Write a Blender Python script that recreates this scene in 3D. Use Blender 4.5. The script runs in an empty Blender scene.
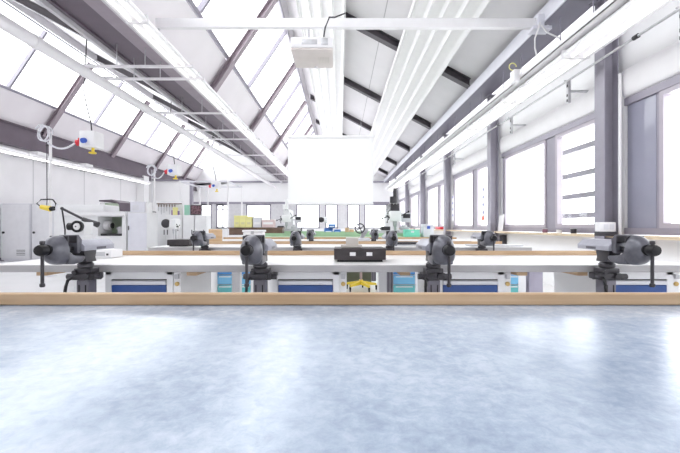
import bpy, bmesh, math, random
from mathutils import Vector, Matrix
random.seed(7)
SC = bpy.context.scene
COL = SC.collection
F = 370.0            # focal length in pixels of the 680 px wide frame
EYE = 1.10           # eye height
R = math.radians

def X_at(px, Y): return (px - 340.0) / F * Y
def Z_at(py, Y): return EYE - (py - 227.0) / F * Y

# ------------------------------------------------------------------ materials
MATS = {}
def mat(name, col, rough=0.5, metal=0.0, var=0.06, scale=6.0, emit=0.0, spec=0.5, bump=0.0, stretch=(1, 1, 1)):
    if name in MATS: return MATS[name]
    m = bpy.data.materials.new(name); m.use_nodes = True
    nt = m.node_tree; N = nt.nodes; L = nt.links
    b = N['Principled BSDF']
    b.inputs['Roughness'].default_value = rough
    b.inputs['Metallic'].default_value = metal
    b.inputs['Specular IOR Level'].default_value = spec
    tc = N.new('ShaderNodeTexCoord'); mp = N.new('ShaderNodeMapping')
    mp.inputs['Scale'].default_value = stretch
    no = N.new('ShaderNodeTexNoise'); no.inputs['Scale'].default_value = scale; no.inputs['Detail'].default_value = 5
    cr = N.new('ShaderNodeValToRGB')
    d = [max(0, c * (1 - var)) for c in col]; u = [min(1, c * (1 + var)) for c in col]
    cr.color_ramp.elements[0].position = .3; cr.color_ramp.elements[1].position = .7
    cr.color_ramp.elements[0].color = (*d, 1); cr.color_ramp.elements[1].color = (*u, 1)
    L.new(tc.outputs['Object'], mp.inputs['Vector']); L.new(mp.outputs['Vector'], no.inputs['Vector'])
    L.new(no.outputs['Fac'], cr.inputs['Fac']); L.new(cr.outputs['Color'], b.inputs['Base Color'])
    if bump:
        bp = N.new('ShaderNodeBump'); bp.inputs['Strength'].default_value = bump; bp.inputs['Distance'].default_value = .01
        L.new(no.outputs['Fac'], bp.inputs['Height']); L.new(bp.outputs['Normal'], b.inputs['Normal'])
    if emit:
        b.inputs['Emission Color'].default_value = (1, .98, .95, 1); b.inputs['Emission Strength'].default_value = emit
    MATS[name] = m
    return m

def seam_mat(name, col, axis, pitch, width=.012, dark=.62, rough=.6, offset=0.0):
    """light sheet material with thin darker joints every PITCH metres along AXIS (0,1,2)"""
    if name in MATS: return MATS[name]
    m = mat(name, col, rough, var=.03, scale=1.5)
    nt = m.node_tree; N = nt.nodes; L = nt.links; b = N['Principled BSDF']
    src = b.inputs['Base Color'].links[0].from_socket
    tc = N.new('ShaderNodeTexCoord'); sp = N.new('ShaderNodeSeparateXYZ')
    L.new(tc.outputs['Object'], sp.inputs[0])
    a = N.new('ShaderNodeMath'); a.operation = 'ADD'; a.inputs[1].default_value = 1000.0 * pitch + offset
    L.new(sp.outputs[axis], a.inputs[0])
    md = N.new('ShaderNodeMath'); md.operation = 'MODULO'; md.inputs[1].default_value = pitch
    L.new(a.outputs[0], md.inputs[0])
    lt = N.new('ShaderNodeMath'); lt.operation = 'LESS_THAN'; lt.inputs[1].default_value = width
    L.new(md.outputs[0], lt.inputs[0])
    mx = N.new('ShaderNodeMix'); mx.data_type = 'RGBA'
    L.new(lt.outputs[0], mx.inputs[0]); L.new(src, mx.inputs[6]); mx.inputs[7].default_value = (*[c * dark for c in col], 1)
    L.new(mx.outputs[2], b.inputs['Base Color'])
    return m

def wood_mat(name, a, c, axis_stretch=(1.2, 40, 40)):
    if name in MATS: return MATS[name]
    m = bpy.data.materials.new(name); m.use_nodes = True
    nt = m.node_tree; N = nt.nodes; L = nt.links; b = N['Principled BSDF']
    b.inputs['Roughness'].default_value = .55
    tc = N.new('ShaderNodeTexCoord'); mp = N.new('ShaderNodeMapping'); mp.inputs['Scale'].default_value = axis_stretch
    no = N.new('ShaderNodeTexNoise'); no.inputs['Scale'].default_value = 2.0; no.inputs['Detail'].default_value = 6
    no2 = N.new('ShaderNodeTexNoise'); no2.inputs['Scale'].default_value = 3.2; no2.inputs['Detail'].default_value = 3
    cr = N.new('ShaderNodeValToRGB'); cr.color_ramp.elements[0].position = .32; cr.color_ramp.elements[1].position = .68
    cr.color_ramp.elements[0].color = (*a, 1); cr.color_ramp.elements[1].color = (*c, 1)
    L.new(tc.outputs['Object'], mp.inputs['Vector']); L.new(mp.outputs['Vector'], no.inputs['Vector'])
    L.new(tc.outputs['Object'], no2.inputs['Vector'])
    mx = N.new('ShaderNodeMath'); mx.operation = 'MULTIPLY_ADD'; mx.inputs[1].default_value = .45
    ad = N.new('ShaderNodeMath'); ad.operation = 'MULTIPLY'; ad.inputs[1].default_value = .55
    L.new(no2.outputs['Fac'], ad.inputs[0]); L.new(no.outputs['Fac'], mx.inputs[0]); L.new(ad.outputs[0], mx.inputs[2])
    L.new(mx.outputs[0], cr.inputs['Fac']); L.new(cr.outputs['Color'], b.inputs['Base Color'])
    MATS[name] = m
    return m

def lino_mat():
    m = bpy.data.materials.new('blue_grey_linoleum'); m.use_nodes = True
    nt = m.node_tree; N = nt.nodes; L = nt.links; b = N['Principled BSDF']
    tc = N.new('ShaderNodeTexCoord')
    n1 = N.new('ShaderNodeTexNoise'); n1.inputs['Scale'].default_value = 42; n1.inputs['Detail'].default_value = 8; n1.inputs['Roughness'].default_value = .72; n1.inputs['Distortion'].default_value = .3
    n2 = N.new('ShaderNodeTexNoise'); n2.inputs['Scale'].default_value = 5; n2.inputs['Detail'].default_value = 6; n2.inputs['Distortion'].default_value = .2
    n3 = N.new('ShaderNodeTexNoise'); n3.inputs['Scale'].default_value = 90; n3.inputs['Detail'].default_value = 3
    for n in (n1, n2, n3): L.new(tc.outputs['Object'], n.inputs['Vector'])
    mx = N.new('ShaderNodeMix'); mx.data_type = 'FLOAT'; mx.inputs[0].default_value = .45
    L.new(n1.outputs['Fac'], mx.inputs[2]); L.new(n2.outputs['Fac'], mx.inputs[3])
    cr = N.new('ShaderNodeValToRGB'); e = cr.color_ramp.elements
    e[0].position = .36; e[0].color = LINO[0]; e[1].position = .64; e[1].color = LINO[2]
    k = e.new(.5); k.color = LINO[1]
    L.new(mx.outputs[0], cr.inputs['Fac']); L.new(cr.outputs['Color'], b.inputs['Base Color'])
    rr = N.new('ShaderNodeMapRange'); rr.inputs[1].default_value = .3; rr.inputs[2].default_value = .7
    rr.inputs[3].default_value = .17; rr.inputs[4].default_value = .27
    L.new(n2.outputs['Fac'], rr.inputs[0]); L.new(rr.outputs[0], b.inputs['Roughness'])
    bp = N.new('ShaderNodeBump'); bp.inputs['Strength'].default_value = .12; bp.inputs['Distance'].default_value = .002
    L.new(n1.outputs['Fac'], bp.inputs['Height']); L.new(bp.outputs['Normal'], b.inputs['Normal'])
    b.inputs['Specular IOR Level'].default_value = .6
    return m
LINO = [(.27, .335, .435, 1), (.375, .445, .545, 1), (.52, .575, .66, 1)]

def glass_mat():
    m = bpy.data.materials.new('window_glass'); m.use_nodes = True
    nt = m.node_tree; N = nt.nodes; L = nt.links
    for n in list(N): N.remove(n)
    o = N.new('ShaderNodeOutputMaterial'); t = N.new('ShaderNodeBsdfTransparent'); g = N.new('ShaderNodeBsdfGlossy')
    t.inputs[0].default_value = (.97, .98, .98, 1); g.inputs['Roughness'].default_value = .02
    lw = N.new('ShaderNodeLayerWeight'); lw.inputs[0].default_value = .5
    pw = N.new('ShaderNodeMath'); pw.operation = 'POWER'; pw.inputs[1].default_value = 5
    fr = N.new('ShaderNodeMath'); fr.operation = 'MULTIPLY_ADD'; fr.inputs[1].default_value = .5; fr.inputs[2].default_value = .03
    L.new(lw.outputs['Facing'], pw.inputs[0]); L.new(pw.outputs[0], fr.inputs[0])
    mx = N.new('ShaderNodeMixShader')
    L.new(fr.outputs[0], mx.inputs[0]); L.new(t.outputs[0], mx.inputs[1]); L.new(g.outputs[0], mx.inputs[2])
    L.new(mx.outputs[0], o.inputs[0])
    return m

WHITE = mat('white_paint', (.84, .83, .84), .5, var=.02)
WALLW = mat('white_plaster', (.86, .855, .86), .75, var=.02, scale=2)
DECK = seam_mat('roof_deck_sheet', (.82, .80, .815), 0, 1.35, .02, .6, .55, .35)
STEEPP = mat('pale_roof_lining', (.86, .82, .845), .6, var=.03, scale=1.2)
FLOORM = mat('pale_floor_coating', (.80, .80, .81), .3, var=.05, scale=1.5)
LAV = mat('lavender_grey_steel', (.30, .285, .335), .42, var=.05)
FRAME = mat('grey_window_frame', (.30, .28, .335), .35, var=.04)
PANELG = mat('glossy_grey_panel', (.31, .31, .385), .16, var=.05, scale=2)
DARKR = mat('dark_rafter_steel', (.085, .075, .085), .5, var=.1)
VALLEY = mat('purple_grey_steel', (.15, .12, .148), .5, var=.08, scale=2)
EAVE = mat('blue_grey_steel', (.22, .21, .26), .45, var=.05, scale=2)
STEEPR = mat('mauve_steel', (.36, .30, .335), .5, var=.06)
SASH = mat('mauve_sash', (.44, .40, .45), .35, var=.04)
BAR = mat('skylight_bar', (.62, .60, .63), .45, var=.04)
TUBEW = mat('white_pipe_paint', (.78, .76, .78), .4, var=.03)
GALV = mat('galvanised_steel', (.55, .55, .57), .4, .5, var=.12, scale=14)
LAMP = mat('lamp_tube', (.95, .95, .93), .3, emit=1.0)
HEATW = mat('heater_sheet', (.84, .835, .83), .45, var=.02)
WOODR = wood_mat('oak_rail', (.40, .255, .135), (.60, .43, .275))
WOODP = wood_mat('pale_ply', (.55, .36, .20), (.72, .52, .33), (2, 2, 20))
WOODB = wood_mat('brown_wood', (.10, .06, .045), (.20, .125, .09))
BTOP = mat('pale_bench_top', (.82, .81, .80), .3, var=.04, scale=8)
BEDGE = mat('grey_bench_edge', (.40, .39, .395), .45, var=.10, scale=5)
VISE = mat('vise_grey_enamel', (.115, .115, .135), .30, .3, var=.22, scale=30)
VISEL = mat('vise_bright_steel', (.52, .52, .55), .28, .7, var=.1, scale=20)
BLACK = mat('black_plastic', (.010, .009, .011), .42, var=.1, spec=.35)
DKGREY = mat('dark_grey_metal', (.045, .042, .048), .38, .2, var=.12)
IRON = mat('dark_iron_plate', (.05, .042, .045), .45, .2, var=.15, scale=20)
CABW = mat('cabinet_white', (.82, .82, .83), .4, var=.02)
CABG = mat('cabinet_grey', (.70, .70, .74), .4, var=.03)
NAVY = mat('navy_drawer', (.03, .08, .27), .35, var=.06)
SKYB = mat('sky_blue_drawer', (.20, .50, .74), .4, var=.05)
MIDB = mat('mid_blue_drawer', (.10, .30, .62), .4, var=.05)
TEAL = mat('teal_drawer', (.14, .50, .52), .4, var=.05)
YEL = mat('yellow_enamel', (.84, .64, .06), .4, var=.05)
YELP = mat('pale_yellow_card', (.82, .78, .34), .6, var=.05)
RED = mat('red_plastic', (.65, .03, .05), .4, var=.05)
BLUE = mat('blue_plastic', (.05, .12, .55), .4, var=.05)
BLUEC = mat('blue_crate_plastic', (.10, .28, .66), .45, var=.12)
MINT = mat('mint_plastic', (.22, .72, .55), .45, var=.05)
GREENT = mat('green_bench_lino', (.36, .52, .34), .5, var=.06)
GREENP = mat('sage_green_panel', (.42, .50, .38), .5, var=.08)
BEIGE = mat('beige_metal', (.60, .56, .52), .45, var=.05)
PROJ = mat('projector_shade_beige', (.66, .60, .58), .45, var=.04)  # beige holds the shade on the projector underside
OLIVE = mat('olive_plastic', (.10, .11, .07), .6, var=.1)
ORANGE = mat('orange_plastic', (.85, .30, .05), .4)
LILAC = mat('lilac_paint', (.74, .74, .80), .45, var=.03)
PINK = mat('pale_pink_card', (.72, .58, .58), .6, var=.08)
SCREEN = mat('matte_screen', (.93, .93, .93), .85, var=.01)
GLASS = glass_mat()
LINOM = lino_mat()

# ------------------------------------------------------------------ mesh builder
class MB:
    def __init__(self): self.bm = bmesh.new()
    def _xf(self, vs, M):
        if M is not None: bmesh.ops.transform(self.bm, matrix=M, verts=vs)
        return vs
    def box(self, lo, hi, bev=0.0, M=None, seg=2):
        lo = Vector(lo); hi = Vector(hi); c = (lo + hi) / 2; s = hi - lo
        r = bmesh.ops.create_cube(self.bm, size=1, matrix=Matrix.Translation(c) @ Matrix.Diagonal((abs(s.x), abs(s.y), abs(s.z), 1)))
        vs = r['verts']
        if bev:
            es = list({e for v in vs for e in v.link_edges})
            r2 = bmesh.ops.bevel(self.bm, geom=es, offset=bev, segments=seg, affect='EDGES', profile=.6)
            vs = list({v for f in r2['faces'] for v in f.verts} | {v for v in vs if v.is_valid})
        return self._xf(vs, M)
    def cyl(self, p, q, r, n=14, r2=None, M=None):
        p = Vector(p); q = Vector(q); d = q - p
        rot = d.to_track_quat('Z', 'Y').to_matrix().to_4x4()
        o = bmesh.ops.create_cone(self.bm, cap_ends=True, segments=n, radius1=r, radius2=r if r2 is None else r2, depth=d.length,
                                  matrix=Matrix.Translation((p + q) / 2) @ rot)
        return self._xf(o['verts'], M)
    def ball(self, c, r, s=(1, 1, 1), n=12):
        o = bmesh.ops.create_uvsphere(self.bm, u_segments=n, v_segments=max(6, n // 2), radius=r, matrix=Matrix.Translation(c) @ Matrix.Diagonal((*s, 1)))
        return o['verts']
    def tube(self, pts, r, n=8):
        pts = [Vector(p) for p in pts]; rings = []
        up = Vector((.13, .21, .97))
        for i, p in enumerate(pts):
            t = (pts[min(i + 1, len(pts) - 1)] - pts[max(i - 1, 0)]).normalized()
            a = t.cross(up)
            if a.length < .05: a = t.cross(Vector((1, 0, 0)))
            a.normalize(); b = t.cross(a)
            rings.append([self.bm.verts.new(p + a * r * math.cos(2 * math.pi * k / n) + b * r * math.sin(2 * math.pi * k / n)) for k in range(n)])
        for A, B in zip(rings, rings[1:]):
            for k in range(n): self.bm.faces.new((A[k], A[(k + 1) % n], B[(k + 1) % n], B[k]))
        self.bm.faces.new(rings[0][::-1]); self.bm.faces.new(rings[-1])
    def prism(self, prof, axis, a, b, bev=0.0, M=None, seg=2):
        """closed profile extruded along axis: 0 -> profile (y,z); 1 -> (x,z); 2 -> (x,y)"""
        def pt(u, v, w): return {0: (w, u, v), 1: (u, w, v), 2: (u, v, w)}[axis]
        A = [self.bm.verts.new(pt(u, v, a)) for u, v in prof]; B = [self.bm.verts.new(pt(u, v, b)) for u, v in prof]
        n = len(prof); fs = [self.bm.faces.new(A), self.bm.faces.new(B)]
        for k in range(n): fs.append(self.bm.faces.new((A[k], A[(k + 1) % n], B[(k + 1) % n], B[k])))
        vs = A + B
        if bev:
            bmesh.ops.recalc_face_normals(self.bm, faces=fs)
            es = list({e for f in fs for e in f.edges})
            r2 = bmesh.ops.bevel(self.bm, geom=es, offset=bev, segments=seg, affect='EDGES', profile=.6, clamp_overlap=True)
            vs = list({v for f in r2['faces'] for v in f.verts} | {v for v in vs if v.is_valid})
        return self._xf(vs, M)
    def lathe(self, prof, c, axis='Z', n=24):
        """profile (r, h) turned about an axis through c"""
        c = Vector(c); rings = []
        for r, h in prof:
            ring = []
            for k in range(n):
                a = 2 * math.pi * k / n; u, v = r * math.cos(a), r * math.sin(a)
                ring.append(self.bm.verts.new(c + Vector({'Z': (u, v, h), 'Y': (u, h, v), 'X': (h, u, v)}[axis])))
            rings.append(ring)
        for A, B in zip(rings, rings[1:]):
            for k in range(n): self.bm.faces.new((A[k], A[(k + 1) % n], B[(k + 1) % n], B[k]))
        self.bm.faces.new(rings[0]); self.bm.faces.new(rings[-1])
    def torus(self, c, R_, r, axis='Y', n=26, m=8, arc=1.0):
        c = Vector(c); pts = []
        for k in range(int(n * arc) + 1):
            a = 2 * math.pi * k / n; u, v = R_ * math.cos(a), R_ * math.sin(a)
            pts.append(c + Vector({'Z': (u, v, 0), 'Y': (u, 0, v), 'X': (0, u, v)}[axis]))
        self.tube(pts, r, m)
    def build(self, name, material, parent=None, smooth=35):
        root = parent
        while root is not None and root.parent is not None: root = root.parent
        if root is not None:
            bmesh.ops.translate(self.bm, vec=-Vector(root.location), verts=self.bm.verts)
        bmesh.ops.recalc_face_normals(self.bm, faces=self.bm.faces)
        me = bpy.data.meshes.new(name); self.bm.to_mesh(me); self.bm.free()
        me.materials.append(material)
        if smooth:
            for p in me.polygons: p.use_smooth = True
            me.set_sharp_from_angle(angle=R(smooth))
        o = bpy.data.objects.new(name, me); COL.objects.link(o)
        if parent is not None: o.parent = parent
        return o

def tag(o, label, cat, group=None):
    o['label'] = label; o['category'] = cat
    if group: o['group'] = group
    return o
def thing(name, loc, label, cat, group=None):
    o = bpy.data.objects.new(name, None); COL.objects.link(o); o.location = loc; o.empty_display_size = .1
    return tag(o, label, cat, group)
def struct(o):
    o['kind'] = 'structure'; return o
def sroot(name, loc=(0, 0, 0)):
    o = bpy.data.objects.new(name, None); COL.objects.link(o); o.location = loc; o['kind'] = 'structure'; return o
def copy_tree(o, parent=None):
    c = o.copy(); COL.objects.link(c)
    if parent is not None: c.parent = parent
    for ch in [x for x in bpy.data.objects if x.parent == o]: copy_tree(ch, c)
    return c
def dup(root, loc, label, group=None, rz=None):
    c = copy_tree(root); c.location = loc; c['label'] = label
    if group: c['group'] = group
    if rz is not None: c.rotation_euler.z = rz
    return c
def solid(name, material, label, cat, group=None, boxes=(), bev=0.0):
    """a thing that is one mesh of boxes"""
    m = MB()
    for lo, hi in boxes: m.box(lo, hi, bev)
    return tag(m.build(name, material), label, cat, group)
ORD = ['first', 'second', 'third', 'fourth', 'fifth', 'sixth', 'seventh', 'eighth', 'ninth', 'tenth', 'eleventh', 'twelfth', 'thirteenth', 'fourteenth']

# ------------------------------------------------------------------ room shell
YN, YF = -6.0, 27.0                     # near and far ends of the hall
XR, XL = 3.95, -10.8                    # inner faces of the side walls
YC = [5.25 + 3.9 * k for k in range(-2, 6)]      # frame lines
ZS, ZH = .99, 2.87                      # sill and head of the window band
def zr(rel): return EYE + rel

m = MB(); m.box((-11.2, YN, -.2), (4.3, YF + .2, 0)); struct(m.build('floor', FLOORM))

def roof_bay(off, tag_):
    # gentle slope
    x0, x1 = -1.46 + off, 3.75 + off
    u = lambda x: zr(5.33 - .53 * (x - off))
    m = MB(); m.prism([(x0, u(x0)), (x1, u(x1)), (x1, u(x1) + .12), (x0, u(x0) + .12)], 1, YN, YF)
    struct(m.build('ceiling_' + tag_, DECK))
    # lower closed strip of the steep slope
    s = lambda x: zr(4.1 + 1.49 * (x - off + 2.8))
    a, b = -3.42 + off, -2.80 + off
    m = MB(); m.prism([(a, s(a)), (b, s(b)), (b - .1, s(b) + .07), (a - .1, s(a) + .07)], 1, YN, YF)
    struct(m.build('ceiling_lining_' + tag_, STEEPP))
    # ridge capping between glass and deck
    c, d = -1.58 + off, -1.46 + off
    m = MB(); m.prism([(c, s(c)), (d, s(d)), (d, s(d) + .12), (c - .1, s(c) + .07)], 1, YN, YF)
    struct(m.build('trim_ridge_' + tag_, BAR))
roof_bay(0, 'right'); roof_bay(-7.2, 'left')

nwin = [0]
def skylight(off, y0, y1):
    nwin[0] += 1
    s = lambda x: zr(4.1 + 1.49 * (x - off + 2.8))
    xb, xt = -2.79 + off, -1.585 + off
    root = sroot('window_%d' % nwin[0], (0, 0, 0))
    n = Vector((1.49, 0, -1)).normalized()   # inward normal points down and to the room
    def strip(mb, x_a, x_b, ya, yb, t0, t1):
        pr = [(x_a + n.x * t0, s(x_a) + n.z * t0), (x_b + n.x * t0, s(x_b) + n.z * t0), (x_b + n.x * t1, s(x_b) + n.z * t1), (x_a + n.x * t1, s(x_a) + n.z * t1)]
        mb.prism(pr, 1, ya, yb)
    g = MB(); strip(g, xb, xt, y0 + .05, y1 - .05, -.035, -.03); g.build('pane', GLASS, root, 0)
    f = MB()
    strip(f, xb, xb + .045, y0 + .04, y1 - .04, -.06, .04); strip(f, xt - .03, xt, y0 + .04, y1 - .04, -.06, .04)
    f.build('glazing_frame', FRAME, root, 0)
    for k in (2,):
        y = y0 + (y1 - y0) * k / 4
        w = .035
        b = MB(); strip(b, xb + .05, xt - .035, y - w, y + w, -.06, .05); b.build('glazing_bar', FRAME, root, 0)
for off in (0, -7.2):
    ys = [YN + .75] + [y for y in YC if y > YN + .8] + [YF]
    for a, b in zip(ys, ys[1:]):
        skylight(off, a, b)

# steel rafters, one frame per line
def rafter(off, y, w=.10):
    u = lambda x: zr(5.33 - .53 * (x - off)) - .004
    x0, x1 = -1.36 + off, 3.2 + off
    h = .2
    m = MB()
    def lay(t0, t1, ya, yb):
        m.prism([(x0, u(x0) - t0), (x1, u(x1) - t0), (x1, u(x1) - t1), (x0, u(x0) - t1)], 1, ya, yb)
    lay(0, .018, y - w, y + w); lay(.018, h - .018, y - .012, y + .012); lay(h - .018, h, y - w, y + w)
    o = m.build('roof_rafter', DARKR, None, 0); struct(o)
    s = lambda x: zr(4.1 + 1.49 * (x - off + 2.8))
    a, b = -3.36 + off, -1.66 + off
    n = Vector((1.49, 0, -1)).normalized()
    m = MB()
    def lay2(t0, t1, ya, yb):
        m.prism([(a + n.x * t0, s(a) + n.z * t0), (b + n.x * t0, s(b) + n.z * t0), (b + n.x * t1, s(b) + n.z * t1), (a + n.x * t1, s(a) + n.z * t1)], 1, ya, yb)
    lay2(.05, .06, y - .10, y + .10); lay2(.06, .17, y - .01, y + .01); lay2(.17, .185, y - .10, y + .10)
    struct(m.build('skylight_rafter', STEEPR, None, 0))
for off in (0, -7.2):
    for y in YC: rafter(off, y)

# eave beam over the window wall, valley beam between the two bays, left wall beam
m = MB(); m.box((3.30, YN, zr(3.28)), (3.76, YF, zr(3.30))); m.box((3.20, YN, zr(3.20)), (3.30, YF, zr(3.42)))
m.box((3.70, YN, zr(3.30)), (3.76, YF, zr(3.45)))
struct(m.build('eave_beam', EAVE, None, 0))
m = MB(); m.box((3.175, YN, zr(3.19)), (3.197, YF, zr(3.43))); struct(m.build('eave_lit_edge', LILAC, None, 0))  # lit inner edge of the eave beam, put in as a paler colour
m = MB(); m.box((-4.10, YN, zr(3.24)), (-3.62, YF, zr(3.29)))
m.box((-3.66, YN, zr(3.23)), (-3.60, YF, zr(3.55))); m.box((-4.16, YN, zr(3.2)), (-4.10, YF, zr(3.5)))
struct(m.build('valley_beam', VALLEY, None, 0))
m = MB(); m.box((-3.60, YN, zr(3.17)), (-3.34, YF, zr(3.228))); struct(m.build('valley_flange', mat('pale_mauve_steel', (.34, .29, .33), .5), None, 0))
m = MB(); m.box((-3.33, YN, zr(3.15)), (-3.27, YF, zr(3.31))); m.box((-4.23, YN, zr(3.13)), (-4.17, YF, zr(3.26)))
struct(m.build('trim_valley', BAR, None, 0))
m = MB(); m.box((-10.62, YN, zr(2.58)), (-10.40, YF, zr(2.62))); m.box((-10.5, YN, zr(2.62)), (-10.47, YF, zr(3.26))); m.box((-10.62, YN, zr(3.26)), (-10.40, YF, zr(3.30)))
struct(m.build('wall_beam', VALLEY, None, 0))

# walls
m = MB(); m.box((XR, YN, 0), (XR + .3, YF, ZS - .05)); m.box((XR, YN, ZH), (XR + .3, YF, 4.75))
for y in YC: m.box((XR, y - .12, ZS - .05), (XR + .3, y + .12, ZH))
m.box((XR, YN, ZS - .05), (XR + .3, YC[0] - 1.0, ZH)); m.box((XR, 25.9, ZS - .05), (XR + .3, YF, ZH))
struct(m.build('wall_right', WALLW, None, 0))
m = MB(); m.box((XL - .3, YN, 0), (XL, YF, 4.5))
struct(m.build('wall_left', seam_mat('left_wall_sheet', (.83, .82, .835), 1, 2.6, .05, .72, .6), None, 0))
m = MB(); m.box((-11.1, YN - .3, 0), (4.25, YN, 7.6)); struct(m.build('wall_near', WALLW, None, 0))
# far wall with a window band and a gable above
FW = [(-10.2, -8.3), (-7.9, -6.2), (-5.75, -4.95), (-4.8, -3.2), (-3.02, -1.5), (-1.22, -.22), (.40 - .25, 1.4), (1.68, 3.5)]
FW = [(-10.2, -8.5), (X_at(211 - 21, YF), X_at(212, YF)), (X_at(216, YF), X_at(229, YF)), (X_at(246, YF), X_at(271, YF)), (X_at(296, YF), X_at(320, YF)),
      (X_at(325, YF), X_at(338, YF)), (X_at(347, YF), X_at(360, YF)), (X_at(364, YF), X_at(388, YF))]
FS, FH = .95, 2.74
m = MB(); m.box((XL, YF, 0), (XR, YF + .2, FS)); m.box((XL, YF, FH), (XR, YF + .2, 4.2))
xs = [XL] + [v for p in FW for v in p] + [XR]
for a, b in zip(xs[0::2], xs[1::2]):
    if b > a: m.box((a, YF, FS), (b, YF + .2, FH))
for off in (0, -7.2):
    t = lambda x: zr(5.38 - .53 * (x - off)); s = lambda x: zr(4.15 + 1.49 * (x - off + 2.8))
    m.prism([(-3.6 + off, 4.2), (3.6 + off, 4.2), (3.6 + off, t(3.6 + off)), (-1.46 + off, t(-1.46 + off)), (-3.6 + off, s(-3.6 + off))], 1, YF, YF + .2)
struct(m.build('wall_far', WALLW, None, 0))
for a, b in zip(xs[2::2], xs[3::2]):
    if b - a > .1:
        m = MB(); m.box((a + .005, YF - .03, FS), (b - .005, YF - .004, FH)); struct(m.build('trim_far_pier', mat('pale_pier_grey', (.62, .61, .63), .5), None, 0))
m = MB(); m.box((XL + .01, YF - .14, zr(3.19)), (3.6, YF - .02, zr(3.30))); m.box((XL + .01, YF - .06, FH + .0), (3.6, YF - .035, FH + .15))
struct(m.build('trim_far_tie_beam', FRAME, None, 0))
m = MB(); m.box((XL, 20.8, 0), (-8.45, 20.95, zr(2.55))); struct(m.build('wall_partition', WALLW, None, 0))
m = MB(); m.box((-8.44, 20.76, 0), (-8.3, 20.98, zr(2.6))); m.box((XL, 20.74, zr(2.56)), (-8.44, 20.98, zr(2.62))); struct(m.build('trim_partition', FRAME, None, 0))
m = MB(); m.box((XL + .02, 19.6, 0), (XL + .42, 20.1, zr(2.7))); struct(m.build('pillar_left', WALLW, None, 0))

# far windows
def far_window(x0, x1, double):
    nwin[0] += 1
    root = sroot('window_%d' % nwin[0], ((x0 + x1) / 2, YF, FS))
    f = MB(); t = .11
    f.box((x0, YF + .02, FS), (x0 + t, YF + .1, FH)); f.box((x1 - t, YF + .02, FS), (x1, YF + .1, FH))
    f.box((x0, YF + .02, FS), (x1, YF + .1, FS + t)); f.box((x0, YF + .02, FH - t), (x1, YF + .1, FH))
    f.build('window_frame', FRAME, root, 0)
    b = MB(); z = FH - .42; b.box((x0 + t, YF + .03, z), (x1 - t, YF + .09, z + .05)); b.build('transom', BAR, root, 0)
    if double:
        xm = (x0 + x1) / 2; b = MB(); b.box((xm - .04, YF + .03, FS + t), (xm + .04, YF + .09, z)); b.build('mullion', FRAME, root, 0)
    g = MB(); g.box((x0 + t, YF + .055, FS + t), (x1 - t, YF + .06, FH - t)); g.build('pane', GLASS, root, 0)
for i, (a, b) in enumerate(FW): far_window(a, b, i in (0, 1))

# side windows between the columns
def side_window(y0, y1, panes, panels, louvres=False):
    nwin[0] += 1
    root = sroot('window_%d' % nwin[0], (XR, (y0 + y1) / 2, ZS))
    xa, xb = XR + .02, XR + .12
    f = MB()
    f.box((xa - .03, y0, ZS), (xb, y1, ZS + .09)); f.box((xa - .03, y0, ZH - .10), (xb, y1, ZH))
    edges = sorted([v for p in panes + panels for v in p]); edges = [y0] + edges + [y1]
    for a, b in zip(edges[0::2], edges[1::2]):
        if b - a > .01: f.box((xa, a, ZS + .09), (xb, b, ZH - .10))
    f.build('window_frame', FRAME, root, 0)
    for a, b in panes:
        s = MB(); t = .06
        s.box((xa - .02, a, ZS + .09), (xb - .02, a + t, ZH - .1)); s.box((xa - .02, b - t, ZS + .09), (xb - .02, b, ZH - .1))
        s.box((xa - .02, a + t, ZS + .09), (xb - .02, b - t, ZS + .09 + t)); s.box((xa - .02, a + t, ZH - .1 - t), (xb - .02, b - t, ZH - .1))
        so = s.build('sash', SASH, root, 0)
        g = MB(); g.box((xa + .03, a + t, ZS + .09 + t), (xa + .036, b - t, ZH - .1 - t)); g.build('pane', GLASS, so, 0)
    for a, b in panels:
        s = MB(); s.box((xa - .005, a, ZS + .09), (xb, b - .035, ZH - .1), .006); s.box((xa + .01, b - .035, ZS + .09), (xb, b, ZH - .1)); s.build('infill_panel', PANELG, root)
    if louvres:
        a, b = panes[0]
        for rel in (1.42, .95, .56, .2):
            s = MB(); s.box((XR + .36, a - .3, zr(rel) - .045), (XR + .42, b + .5, zr(rel) + .045)); s.build('sunshade_slat', mat('sunshade_grey', (.27, .26, .28), .5), root, 0)
for k in range(len(YC) - 1):
    y0, y1 = YC[k] + .12, YC[k + 1] - .12
    if k <= 1: side_window(y0, y1, [(y0 + .1, y0 + 1.5), (y0 + 1.75, 4.58 + (k - 1) * 3.9)], [(4.64 + (k - 1) * 3.9, y1 - .01)])
    else: side_window(y0, y1, [(y0 + .12, y0 + 1.42), (y0 + 1.74, y1 - .14)], [], k == 2)
side_window(YC[-1] + .12, 25.9, [(YC[-1] + .2, 25.8)], [])
side_window(YC[0] - 1.0, YC[0] - .12, [(YC[0] - .95, YC[0] - .2)], [])
# wooden sill
m = MB(); m.box((XR - .22, YN + .05, ZS - .045), (XR - .005, YF - .05, ZS - .005)); struct(m.build('windowsill', wood_mat('sill_wood', (.55, .42, .28), (.74, .62, .46), (40, 1.2, 40)), None, 0))
m = MB(); m.box((XL + .005, 1, 0), (XL + .02, 20.7, .1)); struct(m.build('baseboard_left', FRAME, None, 0))

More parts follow.
